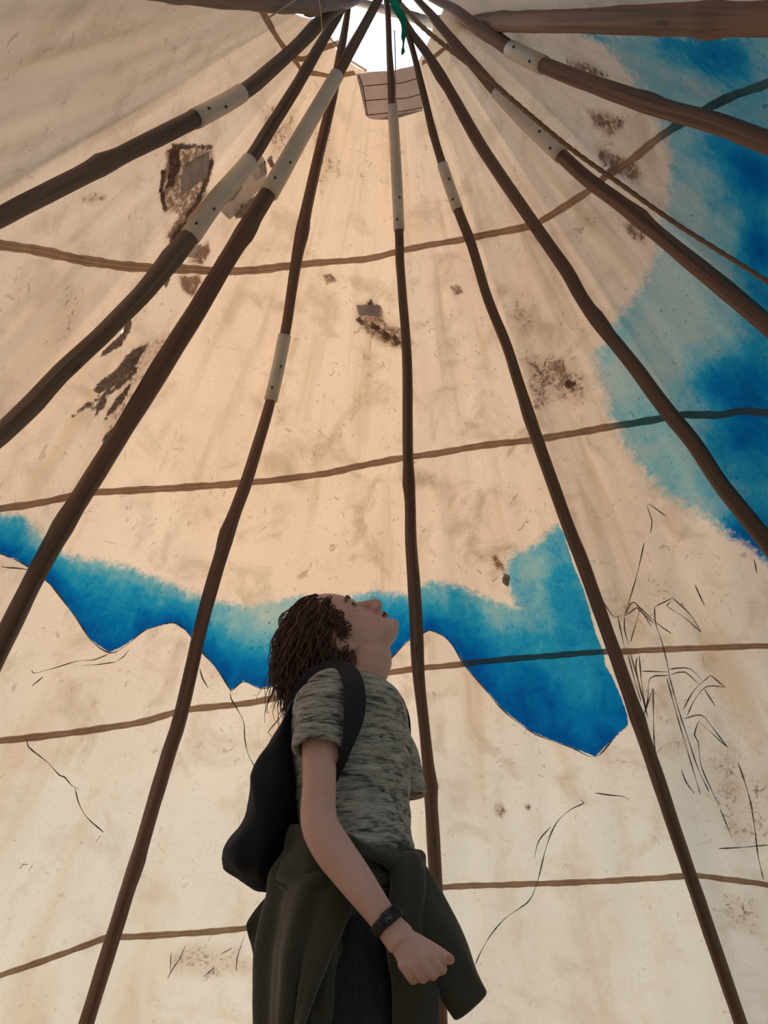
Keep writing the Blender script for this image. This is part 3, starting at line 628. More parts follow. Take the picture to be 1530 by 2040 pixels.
# the painted number on the central pole
ctr, rr_ = POLE[5][1], POLE[5][2]
px = np.array([project(c) for c in ctr]); i = int(np.argmin(np.hypot(*(px - (796, 489)).T))); c = ctr[i]; T, N, B = frames(ctr); t = -T[i]
tc = _cc - c; tc -= t * (tc @ t); tc /= np.linalg.norm(tc); sdv = np.cross(t, tc)
two = [(-.6, .7), (-.45, .95), (0, 1.08), (.45, .95), (.55, .6), (.3, .25), (-.1, -.25), (-.6, -.85), (0, -.85), (.65, -.85)]
if sdv @ _rr < 0: sdv = -sdv
S = catmull([(c + sdv * x * .011 + t * y * .016 + tc * (rr_[i] * 1.06 - .004 * x * x)) for x, y in two], .004)
V, F, UV = tube(S, [.0016] * len(S), 6); mesh_obj('number_mark', V, F, M['screw'], POLE[5][0])

# ------------------------------------------------------------------ ropes, cords and the ribbon
def cord(name, pts, w, az, lift, mat, label, cat, step=.03):
    P = [(*tangent_point(az, x, y, lift if not hasattr(lift, '__len__') else lift[i]),) for i, (x, y) in enumerate(pts)]; S = catmull(P, step)
    r = [max(.0012, w * ((c - _cc) @ _ff) / FPX / 2) for c in S]; r0 = r[0]
    def tw(i, a, s): return 1 + .12 * math.sin(2 * a + s * 160)
    V, F, UV = tube(S, r, 8, tw if w > 5 else None); o = mesh_obj(name, V, F, mat, None, True, UV); return tag(o, label, cat)
cord('rope', [(800, 10), (843, 55), (908, 108), (974, 157), (1000, 181), (1128, 289), (1242, 371), (1346, 445), (1530, 562), (1720, 690)], 9, 8, .14, M['rope'], 'brown twisted rope slanting down over the upper right poles', 'rope', .012)
cord('thin_cord', [(786, 60), (788, 140), (788, 200), (789, 330)], 2.2, 5, .05, M['cord'], 'thin pale cord hanging along the central pole sleeve', 'cord')
cord('thin_cord', [(600, -8), (570, 12), (536, 35)], 3, 1, .1, M['cord'], 'short pale cord tied under the dark pole at top left', 'cord')
cord('thin_cord', [(634, -10), (639, 25), (642, 62)], 2, 1, .14, M['cord'], 'thin cord dangling from the dark pole by the smoke hole', 'cord')
# green ribbon: a twisted strip hanging in the smoke hole
RB = [(770, -22, 10), (784, 2, 26), (795, 22, 22), (803, 42, 13), (805, 58, 11), (804, 74, 10), (804, 84, 3), (803, 94, 2.5), (803, 102, 7), (801, 110, 2)]
P = [(*tangent_point(6, x, y, .16), w) for x, y, w in RB]; S = catmull(P, .012); V = []; F = []
for i, s in enumerate(S):
    dep = (s[:3] - _cc) @ _ff; hw = s[3] * dep / FPX / 2; tw = .5 * math.sin(i * .35)
    ax = _rr * math.cos(tw) + _ff * math.sin(tw); fold = _ff * .006 * math.sin(i * .6)
    V += [s[:3] - ax * hw, s[:3] + fold, s[:3] + ax * hw]
for i in range(len(S) - 1):
    for k in (0, 1): F.append((3 * i + k, 3 * i + k + 1, 3 * i + 4 + k, 3 * i + 3 + k))
rb = mesh_obj('ribbon', V, F, M['ribbon']); tag(rb, 'green cloth ribbon dangling in the bright smoke hole', 'ribbon')
sm_ = rb.modifiers.new('thickness', 'SOLIDIFY'); sm_.thickness = .0015

# ------------------------------------------------------------------ materials of the figure
n = NT('skin'); p = n.obj()
col = n.mix(n.ramp(n.noise(p, 14, 3), .35, .7), (0.72, 0.44, 0.385), (0.67, 0.385, 0.325))
col = n.mix(n.ramp(n.noise(p, 120, 2), .45, .75, 0, .22), col, (0.52, 0.27, 0.215))
n.principled(col, .55, n.bump(n.noise(p, 260, 2), .08, .002)); M['skin'] = n.m
n = NT('lip_skin'); n.principled(n.mix(n.noise(n.obj(), 90), (0.40, 0.13, 0.115), (0.32, 0.09, 0.08)), .4); M['lip'] = n.m
n = NT('dark_opening'); n.principled(n.mix(n.noise(n.obj(), 90), (0.05, 0.012, 0.01), (0.03, 0.01, 0.008)), .7); M['dark'] = n.m
n = NT('eye_white'); n.principled(n.mix(n.noise(n.obj(), 60), (0.42, 0.36, 0.33), (0.36, 0.30, 0.28)), .2); M['eye'] = n.m
n = NT('iris_brown'); n.principled(n.mix(n.noise(n.obj(), 300), (0.06, 0.035, 0.02), (0.03, 0.018, 0.012)), .15); M['iris'] = n.m
n = NT('fingernail'); n.principled(n.mix(n.noise(n.obj(), 90), (0.55, 0.30, 0.26), (0.5, 0.25, 0.21)), .3); M['nail'] = n.m
n = NT('hair_brown'); u = n.uv(); p = n.obj()
hs = n.noise(n.scale(u, (22, 1.2, 1)), 1, 3, .6); col = n.mix(n.ramp(hs, .35, .68), (0.050, 0.021, 0.014), (0.175, 0.078, 0.046)); col = n.mix(n.ramp(n.noise(p, 18, 2), .4, .7, 0, .6), col, (0.045, 0.02, 0.013))
n.principled(col, .42, n.bump(hs, .5, .003)); M['hair'] = n.m
n = NT('marled_knit'); p = n.obj()
a = n.noise(n.scale(p, (20, 20, 120)), 1, 4, .65, .7); b = n.noise(n.scale(p, (9, 9, 30)), 1, 3, .6); c = n.noise(n.scale(p, (60, 60, 330)), 1, 2, .6)
f = n.math('ADD', n.math('MULTIPLY', a, .6), n.math('ADD', n.math('MULTIPLY', b, .2), n.math('MULTIPLY', c, .25)))
col = n.cramp(n.ramp(f, .36, .68, smooth=False), [(0, (0.012, 0.013, 0.012)), (.24, (0.085, 0.085, 0.078)), (.48, (0.30, 0.30, 0.275)), (1, (0.56, 0.56, 0.52))])
n.principled(col, .95, n.bump(f, .35, .004)); M['knit'] = n.m
n = NT('olive_sweater_cloth'); p = n.obj()
col = n.mix(n.ramp(n.noise(p, 7, 3), .3, .7), (0.052, 0.049, 0.032), (0.036, 0.034, 0.023)); wv = n.noise(p, 300, 2)
n.principled(n.mix(n.ramp(wv, .4, .7, 0, .3), col, (0.075, 0.068, 0.046)), .95, n.bump(wv, .2, .002), **{'Sheen Weight': .25}); M['olive'] = n.m
n = NT('navy_nylon'); p = n.obj(); wv = n.noise(p, 16, 4, .6, .5)
n.principled(n.mix(n.ramp(wv, .3, .7), (0.008, 0.008, 0.016), (0.014, 0.013, 0.023)), .9, n.bump(wv, .35, .01)); M['navy'] = n.m
n = NT('dark_denim'); p = n.obj(); wv = n.noise(n.scale(p, (200, 200, 60)), 1, 3)
n.principled(n.mix(n.ramp(wv, .35, .7), (0.010, 0.013, 0.018), (0.022, 0.026, 0.032)), .85, n.bump(n.noise(p, 14, 3), .5, .015)); M['denim'] = n.m
n = NT('band_rubber'); n.principled(n.mix(n.noise(n.obj(), 80), (0.010, 0.010, 0.012), (0.016, 0.016, 0.018)), .45); M['rubber'] = n.m
n = NT('band_glass'); n.principled(n.mix(n.noise(n.obj(), 30), (0.006, 0.006, 0.008), (0.010, 0.010, 0.012)), .08); M['bandglass'] = n.m
n = NT('shoe_canvas'); n.principled(n.mix(n.noise(n.obj(), 60), (0.03, 0.03, 0.035), (0.05, 0.05, 0.055)), .8); M['shoe'] = n.m

# ------------------------------------------------------------------ building helpers for bodies and cloth
def loft(rings, seg=36, cap=True):
    """rings: (centre, axis a, axis b, exponent) -> closed surface"""
    V = []; F = []; UV = []
    for i, (c, a, b, e) in enumerate(rings):
        c, a, b = np.asarray(c, float), np.asarray(a, float), np.asarray(b, float)
        for k in range(seg):
            t = 2 * math.pi * k / seg; cs, sn = math.cos(t), math.sin(t)
            x = math.copysign(abs(cs) ** (2 / e), cs); y = math.copysign(abs(sn) ** (2 / e), sn)
            V.append(c + a * x + b * y); UV.append((k / seg, i * .03))
    for i in range(len(rings) - 1):
        for k in range(seg):
            k2 = (k + 1) % seg; F.append((i * seg + k, i * seg + k2, (i + 1) * seg + k2, (i + 1) * seg + k))
    if cap: F.append(tuple(range(seg - 1, -1, -1))); m = (len(rings) - 1) * seg; F.append(tuple(range(m, m + seg)))
    return V, F, UV
def interp_rings(rows, n_):
    """smooth rows of numbers along their index"""
    R = np.asarray(rows, float); return catmull(np.hstack([np.arange(len(R))[:, None] * 1., np.zeros((len(R), 2)), R]), 1.0 / n_)[:, 3:]
def ball(c, r, seg=14, rot=None):
    bm = bmesh.new(); bmesh.ops.create_uvsphere(bm, u_segments=seg, v_segments=seg, radius=1)
    V = [np.array(v.co) * np.asarray(r, float) for v in bm.verts]; F = [tuple(v.index for v in f.verts) for f in bm.faces]; bm.free()
    if rot is not None: V = [np.asarray(rot) @ v for v in V]
    return [np.asarray(c) + v for v in V], F, None
def fuse(name, acc, voxel, smooth_it, mat, parent, disp=None, smooth_f=.5):
    """union of closed shapes as one continuous skin"""
    me = bpy.data.meshes.new('tmp'); me.from_pydata(acc.v, [], acc.f); me.update()
    bm = bmesh.new(); bm.from_mesh(me); bmesh.ops.recalc_face_normals(bm, faces=bm.faces); bm.to_mesh(me); bm.free()
    o = bpy.data.objects.new('tmp', me); C.objects.link(o)
    r = o.modifiers.new('r', 'REMESH'); r.mode = 'VOXEL'; r.voxel_size = voxel; r.adaptivity = 0
    if smooth_it: s = o.modifiers.new('s', 'SMOOTH'); s.factor = smooth_f; s.iterations = smooth_it
    dg = bpy.context.evaluated_depsgraph_get(); dg.update(); nm = bpy.data.meshes.new_from_object(o.evaluated_get(dg))
    bpy.data.objects.remove(o); nm.name = name
    k = len(nm.vertices); co = np.empty(k * 3, np.float32); nm.vertices.foreach_get('co', co); co = co.reshape(-1, 3)
    if disp is not None:
        no = np.empty(k * 3, np.float32); nm.vertices.foreach_get('normal', no); no = no.reshape(-1, 3)
        co = co + no * disp(co)[:, None]; nm.vertices.foreach_set('co', co.astype(np.float32).ravel())
    nm.materials.clear(); nm.materials.append(mat); nm.polygons.foreach_set('use_smooth', [True] * len(nm.polygons)); nm.update()
    ob = bpy.data.objects.new(name, nm); C.objects.link(ob)
    if parent is not None: ob.parent = parent; ob.matrix_parent_inverse = Matrix.Translation(parent.location).inverted()
    return ob
def ntex(co, sc, seed=0.):
    sc = np.broadcast_to(sc, (3,)); return np.array([mnoise.noise(Vector((x * sc[0] + seed, y * sc[1], z * sc[2]))) for x, y, z in co])

YP = 1.50                                              # the figure's middle plane
def hring(py, xb, xf, b, yo=0., e=2.4, grow=1.0):
    pb, pf = at(xb, py, YP), at(xf, py, YP); return ((pb + pf) / 2 + np.array([0, yo, 0]), (pf - pb) / 2 * grow, np.array([0, b, 0]) * grow, e)

person = empty('person', (float(at(680, 1900, YP)[0]), YP, 0.0))
tag(person, 'standing person with curly brown hair looking up, in a grey marled T-shirt', 'person')

# ------------------------------------------------------------------ body: head, neck, trunk, arms and hands as one skin
B = Acc()
TH = R_(60); CT, ST = math.cos(TH), math.sin(TH); HS = .90
HR = np.array([[CT, 0, -ST], [0, 1, 0], [ST, 0, CT]])        # head tipped back
YAW = R_(0); HY = np.array([[math.cos(YAW), -math.sin(YAW), 0], [math.sin(YAW), math.cos(YAW), 0], [0, 0, 1]])
LEAN = R_(17); HX = np.array([[1, 0, 0], [0, math.cos(LEAN), -math.sin(LEAN)], [0, math.sin(LEAN), math.cos(LEAN)]])   # face turned a little to the viewer
HR = HX @ HY @ HR
chin = at(786, 1243, YP); HO = chin - HR @ (np.array([.088, 0, -.092]) * HS)
def hd(x, y, z): return HO + HR @ (np.array([x, y, z]) * HS)
prof = [  # z, back x, front x, half width
    (.118, -.012, .012, .012), (.112, -.045, .038, .038), (.10, -.070, .062, .055), (.085, -.084, .076, .065), (.065, -.094, .086, .072), (.045, -.099, .091, .0745), (.025, -.099, .093, .075), (.012, -.098, .092, .0745),
    (0., -.096, .087, .073), (-.015, -.090, .088, .071), (-.03, -.080, .089, .068), (-.045, -.062, .090, .065), (-.058, -.040, .091, .061), (-.07, -.018, .090, .056), (-.083, .000, .091, .049), (-.095, .018, .089, .040), (-.104, .034, .083, .028), (-.109, .048, .072, .014)]
rings = []
for z, xb, xf, w in interp_rings(prof, 2): rings.append((hd((xb + xf) / 2, 0, z), HR @ np.array([(xf - xb) / 2 * HS, 0, 0]), HR @ np.array([0, w * HS, 0]), 2.25))
B.add(*loft(rings, 40))
B.add(*ball(hd(.083, 0, .018), np.array([.012, .050, .009]) * HS, rot=HR))                       # brow
for s in (-1, 1):
    B.add(*ball(hd(.058, s * .038, -.024), np.array([.020, .022, .024]) * HS * .9, rot=HR))          # cheek
    B.add(*ball(hd(.018, s * .052, -.056), np.array([.034, .012, .022]) * HS, rot=HR))          # jaw angle
    B.add(*ball(hd(.100, s * .010, -.036), np.array([.010, .0085, .008]) * HS, rot=HR))         # nostril wing
    B.add(*ball(hd(-.010, s * .075, -.008), np.array([.017, .009, .030]) * HS, rot=HR))         # ear
    B.add(*ball(hd(-.004, s * .074, -.034), np.array([.008, .006, .010]) * HS, rot=HR))         # ear lobe
    B.add(*ball(hd(.074, s * .032, .0185), np.array([.012, .017, .006]) * HS, rot=HR))           # upper lid
    B.add(*ball(hd(.0715, s * .032, -.003), np.array([.010, .018, .008]) * HS, rot=HR))          # lower lid
nose = [(.086, 0, .008, .0075), (.094, 0, -.006, .0085), (.104, 0, -.020, .0095), (.112, 0, -.031, .0108), (.110, 0, -.038, .0105), (.098, 0, -.041, .010)]
S = catmull([(*hd(x, y, z), r * HS) for x, y, z, r in nose], .004); B.add(*tube(S[:, :3], S[:, 3], 14)[:2])
B.add(*ball(hd(.088, 0, -.034), np.array([.015, .015, .014]) * HS, rot=HR)); B.add(*ball(hd(.090, 0, -.047), np.array([.010, .012, .010]) * HS, rot=HR))   # nose base and upper lip
B.add(*ball(hd(.091, 0, -.0565), np.array([.011, .021, .0055]) * HS, rot=HR)); B.add(*ball(hd(.089, 0, -.0675), np.array([.011, .019, .006]) * HS, rot=HR))   # lips
B.add(*ball(hd(.086, 0, -.090), np.array([.013, .020, .014]) * HS, rot=HR))                     # chin
# neck
nk = [(*hd(-.005, 0, -.030), .050), (*hd(.004, 0, -.055), .052), (*at(735, 1318, YP), .047), (*at(722, 1345, YP), .0475), (*at(706, 1375, YP), .056), (*at(695, 1410, YP), .07)]
S = catmull(nk, .012); B.add(*tube(S[:, :3], S[:, 3], 24)[:2])
B.add(*ball(at(752, 1300, YP), (.020, .024, .045)))                                             # throat
TOR = [(1366, 652, 758, .07), (1378, 628, 776, .12), (1400, 598, 798, .165), (1450, 590, 806, .172), (1500, 590, 808, .168), (1560, 596, 806, .155), (1620, 604, 804, .148), (1680, 608, 808, .15), (1740, 590, 812, .16), (1800, 575, 815, .165), (1860, 570, 810, .165)]
B.add(*loft([hring(py, xb, xf, b, e=2.3, grow=.94) for py, xb, xf, b in interp_rings(TOR, 3)], 40))
def limb(pts, seg=20, step=.012):
    S = catmull([(*at(x, y, Y), r) for x, y, Y, r in pts], step); return tube(S[:, :3], S[:, 3], seg)[:2]
B.add(*limb([(660, 1388, 1.385, .038), (648, 1408, 1.345, .040), (640, 1460, 1.315, .035), (637, 1520, 1.30, .0285), (636, 1570, 1.29, .0275), (634, 1620, 1.283, .0285), (640, 1652, 1.278, .0295), (665, 1695, 1.272, .0300), (700, 1742, 1.265, .0275), (735, 1790, 1.258, .0235), (760, 1825, 1.252, .0205), (776, 1846, 1.25, .0205), (800, 1874, 1.25, .023)]))
B.add(*limb([(708, 1405, 1.62, .034), (736, 1426, 1.66, .038), (760, 1480, 1.672, .034), (775, 1560, 1.675, .030), (768, 1640, 1.672, .029), (770, 1700, 1.665, .030), (778, 1770, 1.65, .025), (784, 1830, 1.635, .020), (790, 1870, 1.63, .022)]))
# near hand: the back of the hand towards the viewer, fingers curled away, thumb closing on the forefinger
YH = 1.247
pl = [((774, 1843), 17, .011), ((787, 1858), 22, .013), ((800, 1874), 27, .0138), ((815, 1892), 33, .015), ((828, 1907), 35, .0150), ((835, 1915), 33, .0105)]
ax = np.array([math.cos(R_(-42)), math.sin(R_(-42))])
rings = []
for (x, y), w, th in pl:
    c = at(x, y, YH); e_ = at(x + ax[0] * w, y + ax[1] * w, YH - .004) - c; d = at(x + 10, y + 11, YH) - at(x, y, YH); d /= np.linalg.norm(d)
    nn = np.cross(d, e_); nn /= np.linalg.norm(nn); rings.append((c, e_, nn * th, 2.4))
B.add(*loft(rings, 24))
FING = [  # pinky .. forefinger: knuckle, middle joint, far joint, tip (x, y, Y), radius
    [(803, 1922, YH - .004), (814, 1940, YH + .000), (823, 1951, YH + .012), (820, 1950, YH + .032), (811, 1940, YH + .036), .0074],
    [(820, 1922, YH - .007), (833, 1938, YH - .003), (843, 1947, YH + .010), (839, 1948, YH + .034), (828, 1938, YH + .040), .0080],
    [(838, 1914, YH - .008), (852, 1930, YH - .004), (863, 1940, YH + .009), (858, 1942, YH + .036), (846, 1932, YH + .041), .0084],
    [(854, 1901, YH - .007), (869, 1917, YH - .003), (880, 1929, YH + .009), (876, 1932, YH + .034), (864, 1922, YH + .038), .0083]]
for fg in FING:
    r = fg[-1] * .92; P = [(*at(*q), r * k) for q, k in zip(fg[:-1], (1.12, 1.0, 1.02, .95, .82))]; S = catmull(P, .004); B.add(*tube(S[:, :3], S[:, 3], 14)[:2]); B.add(*ball(S[-1, :3], r * .82)); B.add(*ball(at(*fg[0]), r * 1.22)); B.add(*ball(at(*fg[2]), r * 1.06))
th = [(812, 1868, YH + .012, .012), (836, 1880, YH + .010, .0115), (858, 1890, YH + .004, .0098), (880, 1902, YH - .003, .0086), (896, 1911, YH - .003, .0070)]
S = catmull([(*at(x, y, Y), r) for x, y, Y, r in th], .005); B.add(*tube(S[:, :3], S[:, 3], 14)[:2]); B.add(*ball(S[-1, :3], .0074))
# far hand, hidden behind the hip: palm and fingers hanging
fh = [(790, 1868, 1.63, .024), (797, 1900, 1.628, .026), (803, 1925, 1.626, .022)]
S = catmull([(*at(x, y, Y), r) for x, y, Y, r in fh], .008); B.add(*tube(S[:, :3], S[:, 3], 14)[:2])
for j in range(4):
    P = [(*at(792 + j * 8, 1925, 1.61 + j * .012), .0085), (*at(800 + j * 8, 1960, 1.612 + j * .012), .008), (*at(800 + j * 7, 1990, 1.618 + j * .012), .0068)]; S = catmull(P, .006); B.add(*tube(S[:, :3], S[:, 3], 10)[:2])
P = [(*at(800, 1890, 1.605), .010), (*at(815, 1915, 1.60), .0085), (*at(822, 1940, 1.602), .007)]; S = catmull(P, .006); B.add(*tube(S[:, :3], S[:, 3], 10)[:2])
body = fuse('body', B, .0024, 4, M['skin'], person)

# face details
def hball(name, c, r, mat, parent=person, rot=None):
    A = Acc(); A.add(*ball(c, r, 16, HR if rot is None else rot)); return A.build(name, mat, parent)
for s in (-1, 1):
    ey = hball('eye', hd(.0725, s * .032, .0075), np.array([.0125, .0135, .0085]) * HS, M['eye']); hball('iris', hd(.0825, s * .0345, .0085), np.array([.0036, .0068, .0062]) * HS, M['iris'], ey).matrix_parent_inverse = Matrix.Identity(4)
    L = [(.092, .012, .026), (.0935, .024, .031), (.088, .040, .032), (.078, .052, .026)]
    S = catmull([hd(x, s * y, z) for x, y, z in L], .004); A = Acc(); A.add(*tube(S, np.interp(np.linspace(0, 1, len(S)), [0, .4, 1], [.0022, .0036, .0012]) , 8)[:2]); A.build('eyebrow', M['hair'], person)
    L = [(.087, .0185, .0135), (.0895, .030, .0165), (.083, .044, .0115)]
    S = catmull([hd(x, s * y, z) for x, y, z in L], .003); A = Acc(); A.add(*tube(S, [.0013] * len(S), 6)[:2]); A.build('eyelashes', M['iris'], person)
    hball('nostril', hd(.1035, s * .0065, -.0435), np.array([.0055, .0036, .0026]) * HS, M['dark'])
A = Acc()
for zz, k, r in ((-.0565, .0975, .0036), (-.0665, .0955, .0042)):
    S = catmull([hd(k - .0085, -.020, (zz - .0615) / 2), hd(k, -.010, zz), hd(k + .0025, 0, zz - .0005), hd(k, .010, zz), hd(k - .0085, .020, (zz - .0615) / 2)], .003)
    A.add(*tube(S, [r * HS * (.45 + .55 * math.sin(math.pi * i / (len(S) - 1))) for i in range(len(S))], 10)[:2])
A.build('lips', M['lip'], person)
S = catmull([hd(.0885, -.018, -.0615), hd(.0985, -.009, -.0615), hd(.1005, 0, -.0615), hd(.0985, .009, -.0615), hd(.0885, .018, -.0615)], .003); A = Acc(); A.add(*tube(S, [.0022] * len(S), 8)[:2]); A.build('mouth_opening', M['dark'], person)
hball('fingernail', at(897, 1908, YH - .0095), np.array([.0055, .002, .0045]), M['nail'], rot=np.eye(3))

# ------------------------------------------------------------------ hair: wavy locks grown from the scalp, hanging from the tipped head
rng = random.Random(11); A = Acc()
cap = []
for z, xb, xf, w in interp_rings([r for r in prof if r[0] > -.035], 2):
    xf2 = min(xf, .060 + .10 * max(0, z - .06) if z > .02 else -.004 + 1.6 * max(0, z))
    xf2 = max(xf2, xb + .03); cap.append((hd((xb + xf2) / 2 - .002, 0, z), HR @ np.array([((xf2 - xb) / 2 + .008) * HS, 0, 0]), HR @ np.array([0, (w + .007) * HS, 0]), 2.2))
A.add(*loft(cap, 32)[:2])
hc = np.array([-.005, 0, .02]); ell = np.array([.098, .079, .103])
def scalp(u, v):                                         # u: angle round, v: up
    return hc + ell * np.array([math.cos(v) * math.cos(u), math.cos(v) * math.sin(u), math.sin(v)])
HRI = HR.T
count = 0
while count < 1000:
    u = rng.uniform(-math.pi, math.pi); v = math.asin(rng.uniform(-.55, 1)); q = scalp(u, v)
    lim = .066 if q[2] > .075 else (.066 - (.075 - q[2]) * .75 if q[2] > .0 else .004)
    if q[0] > lim or q[2] < -.035: continue
    if q[2] < .02 and q[0] > -.02 and rng.random() < .25: continue
    count += 1
    nrm = (q - hc) / ell; nrm /= np.linalg.norm(nrm)
    P = HO + HR @ (q * HS); Nw = HR @ nrm; back = HR @ np.array([-1., 0, .15])
    d = Nw * .30 + back * .7 + np.array([rng.uniform(-.3, .3) for _ in range(3)]); d /= np.linalg.norm(d)
    Ln = rng.uniform(.06, .115) * (1.1 if q[2] > .0 else .85); n_ = 15; st = Ln / n_; pts = [P - Nw * .004]; ph = rng.uniform(0, 6.28); am = rng.uniform(.003, .0085); fr = rng.uniform(55, 120)
    side = np.cross(d, (0, 0, 1.)); side /= np.linalg.norm(side) + 1e-6
    for i in range(n_):
        d = d + np.array([-.02, 0, -1]) * (.16 + .03 * i); d /= np.linalg.norm(d); nx = pts[-1] + d * st
        l = HRI @ (nx - HO) / HS - hc; k = np.linalg.norm(l / (ell + .006))
        if k < 1.03: nx = HO + HR @ ((hc + l / k * 1.03) * HS)
        pts.append(nx)
    pts = np.array(pts); run = np.arange(len(pts)) * st
    up2 = np.cross(side, d)
    wv = np.sin(run * fr + ph)[:, None] * side * am + np.cos(run * fr * .9 + ph)[:, None] * up2 * am
    pts = pts + wv * np.minimum(1, run / .03)[:, None]
    r0 = rng.uniform(.0009, .0023); rr = r0 * np.interp(np.linspace(0, 1, len(pts)), [0, .25, .75, 1], [.7, 1, .75, .12])
    S = catmull(np.hstack([pts, rr[:, None]]), .006); V, F, UV = tube(S[:, :3], S[:, 3], 5); A.add(V, F, [(a + count * .37, b * 10) for a, b in UV])
# finer loose strands: nape and curls beside the cheek
for j in range(70):
    u = rng.uniform(2.2, 4.1); v = rng.uniform(-.35, .8); q = scalp(u, v); nrm = (q - hc) / ell; nrm /= np.linalg.norm(nrm)
    P = HO + HR @ (q * HS); d = HR @ nrm; Ln = rng.uniform(.09, .16); pts = [P]; st = Ln / 14; ph = rng.uniform(0, 6.28); am = rng.uniform(.003, .008)
    for i in range(14):
        d = d + np.array([-.01, 0, -1]) * .22; d /= np.linalg.norm(d); pts.append(pts[-1] + d * st)
    pts = np.array(pts); run = np.arange(15) * st; pts[:, 0] += np.sin(run * 70 + ph) * am * np.minimum(1, run / .04); pts[:, 1] += np.cos(run * 60 + ph) * am
    S = catmull(pts, .006); V, F, UV = tube(S, np.linspace(.0016, .0004, len(S)), 5); A.add(V, F, [(a + j * .53, b * 10) for a, b in UV])
for j in range(90):                                       # curls at the temple and in front of the ear
    t = .72 * j / 89; q = np.array([.062 - .055 * t + rng.uniform(-.012, .008), -(.060 + .016 * min(1, t * 2)), .070 - .105 * t + rng.uniform(-.008, .008)])
    P = HO + HR @ (q * HS); d = HR @ np.array([.25, -.55, -.1]); d /= np.linalg.norm(d); pts = []; R0 = rng.uniform(.007, .013); ph = rng.uniform(0, 6.28); tn = rng.uniform(3.2, 6.0); ln = rng.uniform(.012, .032)
    for i in range(18):
        k = i / 17; a = ph + tn * k; pts.append(P + d * (.006 * math.sin(math.pi * k)) + np.array([.02, 0, -1]) * ln * k * .7 + np.array([math.cos(a), .25 * math.sin(a * 1.3), math.sin(a)]) * R0 * (.35 + .65 * k))
    S = catmull(pts, .004); V, F, UV = tube(S, np.interp(np.linspace(0, 1, len(S)), [0, .3, 1], [.0014, .0018, .0004]), 6); A.add(V, F, [(a + j * .71, b * 10) for a, b in UV])
A.build('hair', M['hair'], person)

# ------------------------------------------------------------------ T-shirt
T_ = Acc()
SH = [(1366, 654, 762, .070), (1374, 636, 775, .105), (1390, 608, 793, .152), (1412, 592, 808, .184), (1450, 583, 816, .19), (1500, 582, 819, .185), (1560, 586, 819, .176), (1620, 594, 818, .170), (1670, 600, 822, .172), (1700, 604, 829, .174), (1714, 612, 824, .168)]
rows = interp_rings(SH, 4); T_.add(*loft([hring(py, xb, xf, b, e=2.35) for py, xb, xf, b in rows], 44))
def sleeve_mesh(pts, lip):
    S = catmull([(*at(x, y, Y), r) for x, y, Y, r in pts], .01); c, r = S[:, :3], S[:, 3]
    # turn in at the hem so that the sleeve stays open around the arm
    c = np.vstack([c, c[-1:] + (c[-1] - c[-2]) * .2, c[-3:-4:-1], c[-6:-7:-1]]); r = np.concatenate([r, [r[-1] - .006], [lip], [lip * .9]])
    return loft_tube(c, r)
def loft_tube(c, r): return tube_frames(np.asarray(c), np.asarray(r))
def tube_frames(c, r, seg=32):
    T, N, Bn = frames(c[:-3]); N = np.vstack([N, N[-1:], N[-1:], N[-1:]]); Bn = np.vstack([Bn, Bn[-1:], Bn[-1:], Bn[-1:]]); V = []; F = []
    for i in range(len(c)):
        for k in range(seg):
            a = 2 * math.pi * k / seg; V.append(c[i] + r[i] * (math.cos(a) * N[i] + math.sin(a) * Bn[i]))
    for i in range(len(c) - 1):
        for k in range(seg):
            k2 = (k + 1) % seg; F.append((i * seg + k, i * seg + k2, (i + 1) * seg + k2, (i + 1) * seg + k))
    F.append(tuple(range(seg - 1, -1, -1))); m = (len(c) - 1) * seg; F.append(tuple(range(m, m + seg))); return V, F
T_.add(*sleeve_mesh([(676, 1385, 1.43, .040), (662, 1378, 1.385, .043), (649, 1394, 1.342, .046), (640, 1440, 1.315, .047), (637, 1470, 1.303, .0455), (635, 1496, 1.296, .0445)], .034))
T_.add(*sleeve_mesh([(712, 1402, 1.60, .036), (742, 1424, 1.65, .043), (774, 1468, 1.685, .047), (792, 1520, 1.70, .049), (800, 1560, 1.703, .0495), (803, 1588, 1.703, .050)], .036))
def shirt_wrinkle(co):
    w = ntex(co, (9, 9, 26), 3.) * .0045 + ntex(co, (30, 30, 60), 8.) * .0016
    low = np.clip((at(700, 1640, YP)[2] - co[:, 2]) / .09, 0, 1); return w + low * ntex(co, (6, 6, 55), 5.) * .006
shirt = fuse('t_shirt', T_, .0045, 4, M['knit'], person, shirt_wrinkle)
# neckband
cn = at(712, 1352, YP); A = Acc(); P = []
for k in range(40):
    a = 2 * math.pi * k / 40; P.append(at(712, 1360, YP) + np.array([.060 * math.cos(a), .066 * math.sin(a), -.012 * math.cos(a)]))
P.append(P[0]); P.append(P[1]); A.add(*tube(P, [.0055] * len(P), 10)[:2]); nb = A.build('neckband', M['knit'], person)

# ------------------------------------------------------------------ trousers and shoes
A = Acc()
HIP = [(1700, 600, 815, .150), (1760, 588, 818, .162), (1830, 578, 815, .168), (1900, 580, 808, .168), (1960, 590, 800, .165), (2000, 600, 792, .16)]
A.add(*loft([hring(py, xb, xf, b, e=2.4) for py, xb, xf, b in interp_rings(HIP, 3)], 40))
hipc = at(695, 1930, YP)
for s, dx in ((-1, .035), (1, -.03)):
    L = [(hipc[0] + dx * .2, YP + s * .082, hipc[2] + .01, .085), (hipc[0] + dx * .5, YP + s * .085, hipc[2] - .12, .080), (hipc[0] + dx, YP + s * .085, hipc[2] - .33, .062), (hipc[0] + dx * 1.1, YP + s * .085, .30, .058), (hipc[0] + dx, YP + s * .085, .09, .052), (hipc[0] + dx, YP + s * .085, .055, .054)]
    S = catmull(L, .02); A.add(*tube(S[:, :3], S[:, 3], 22)[:2])
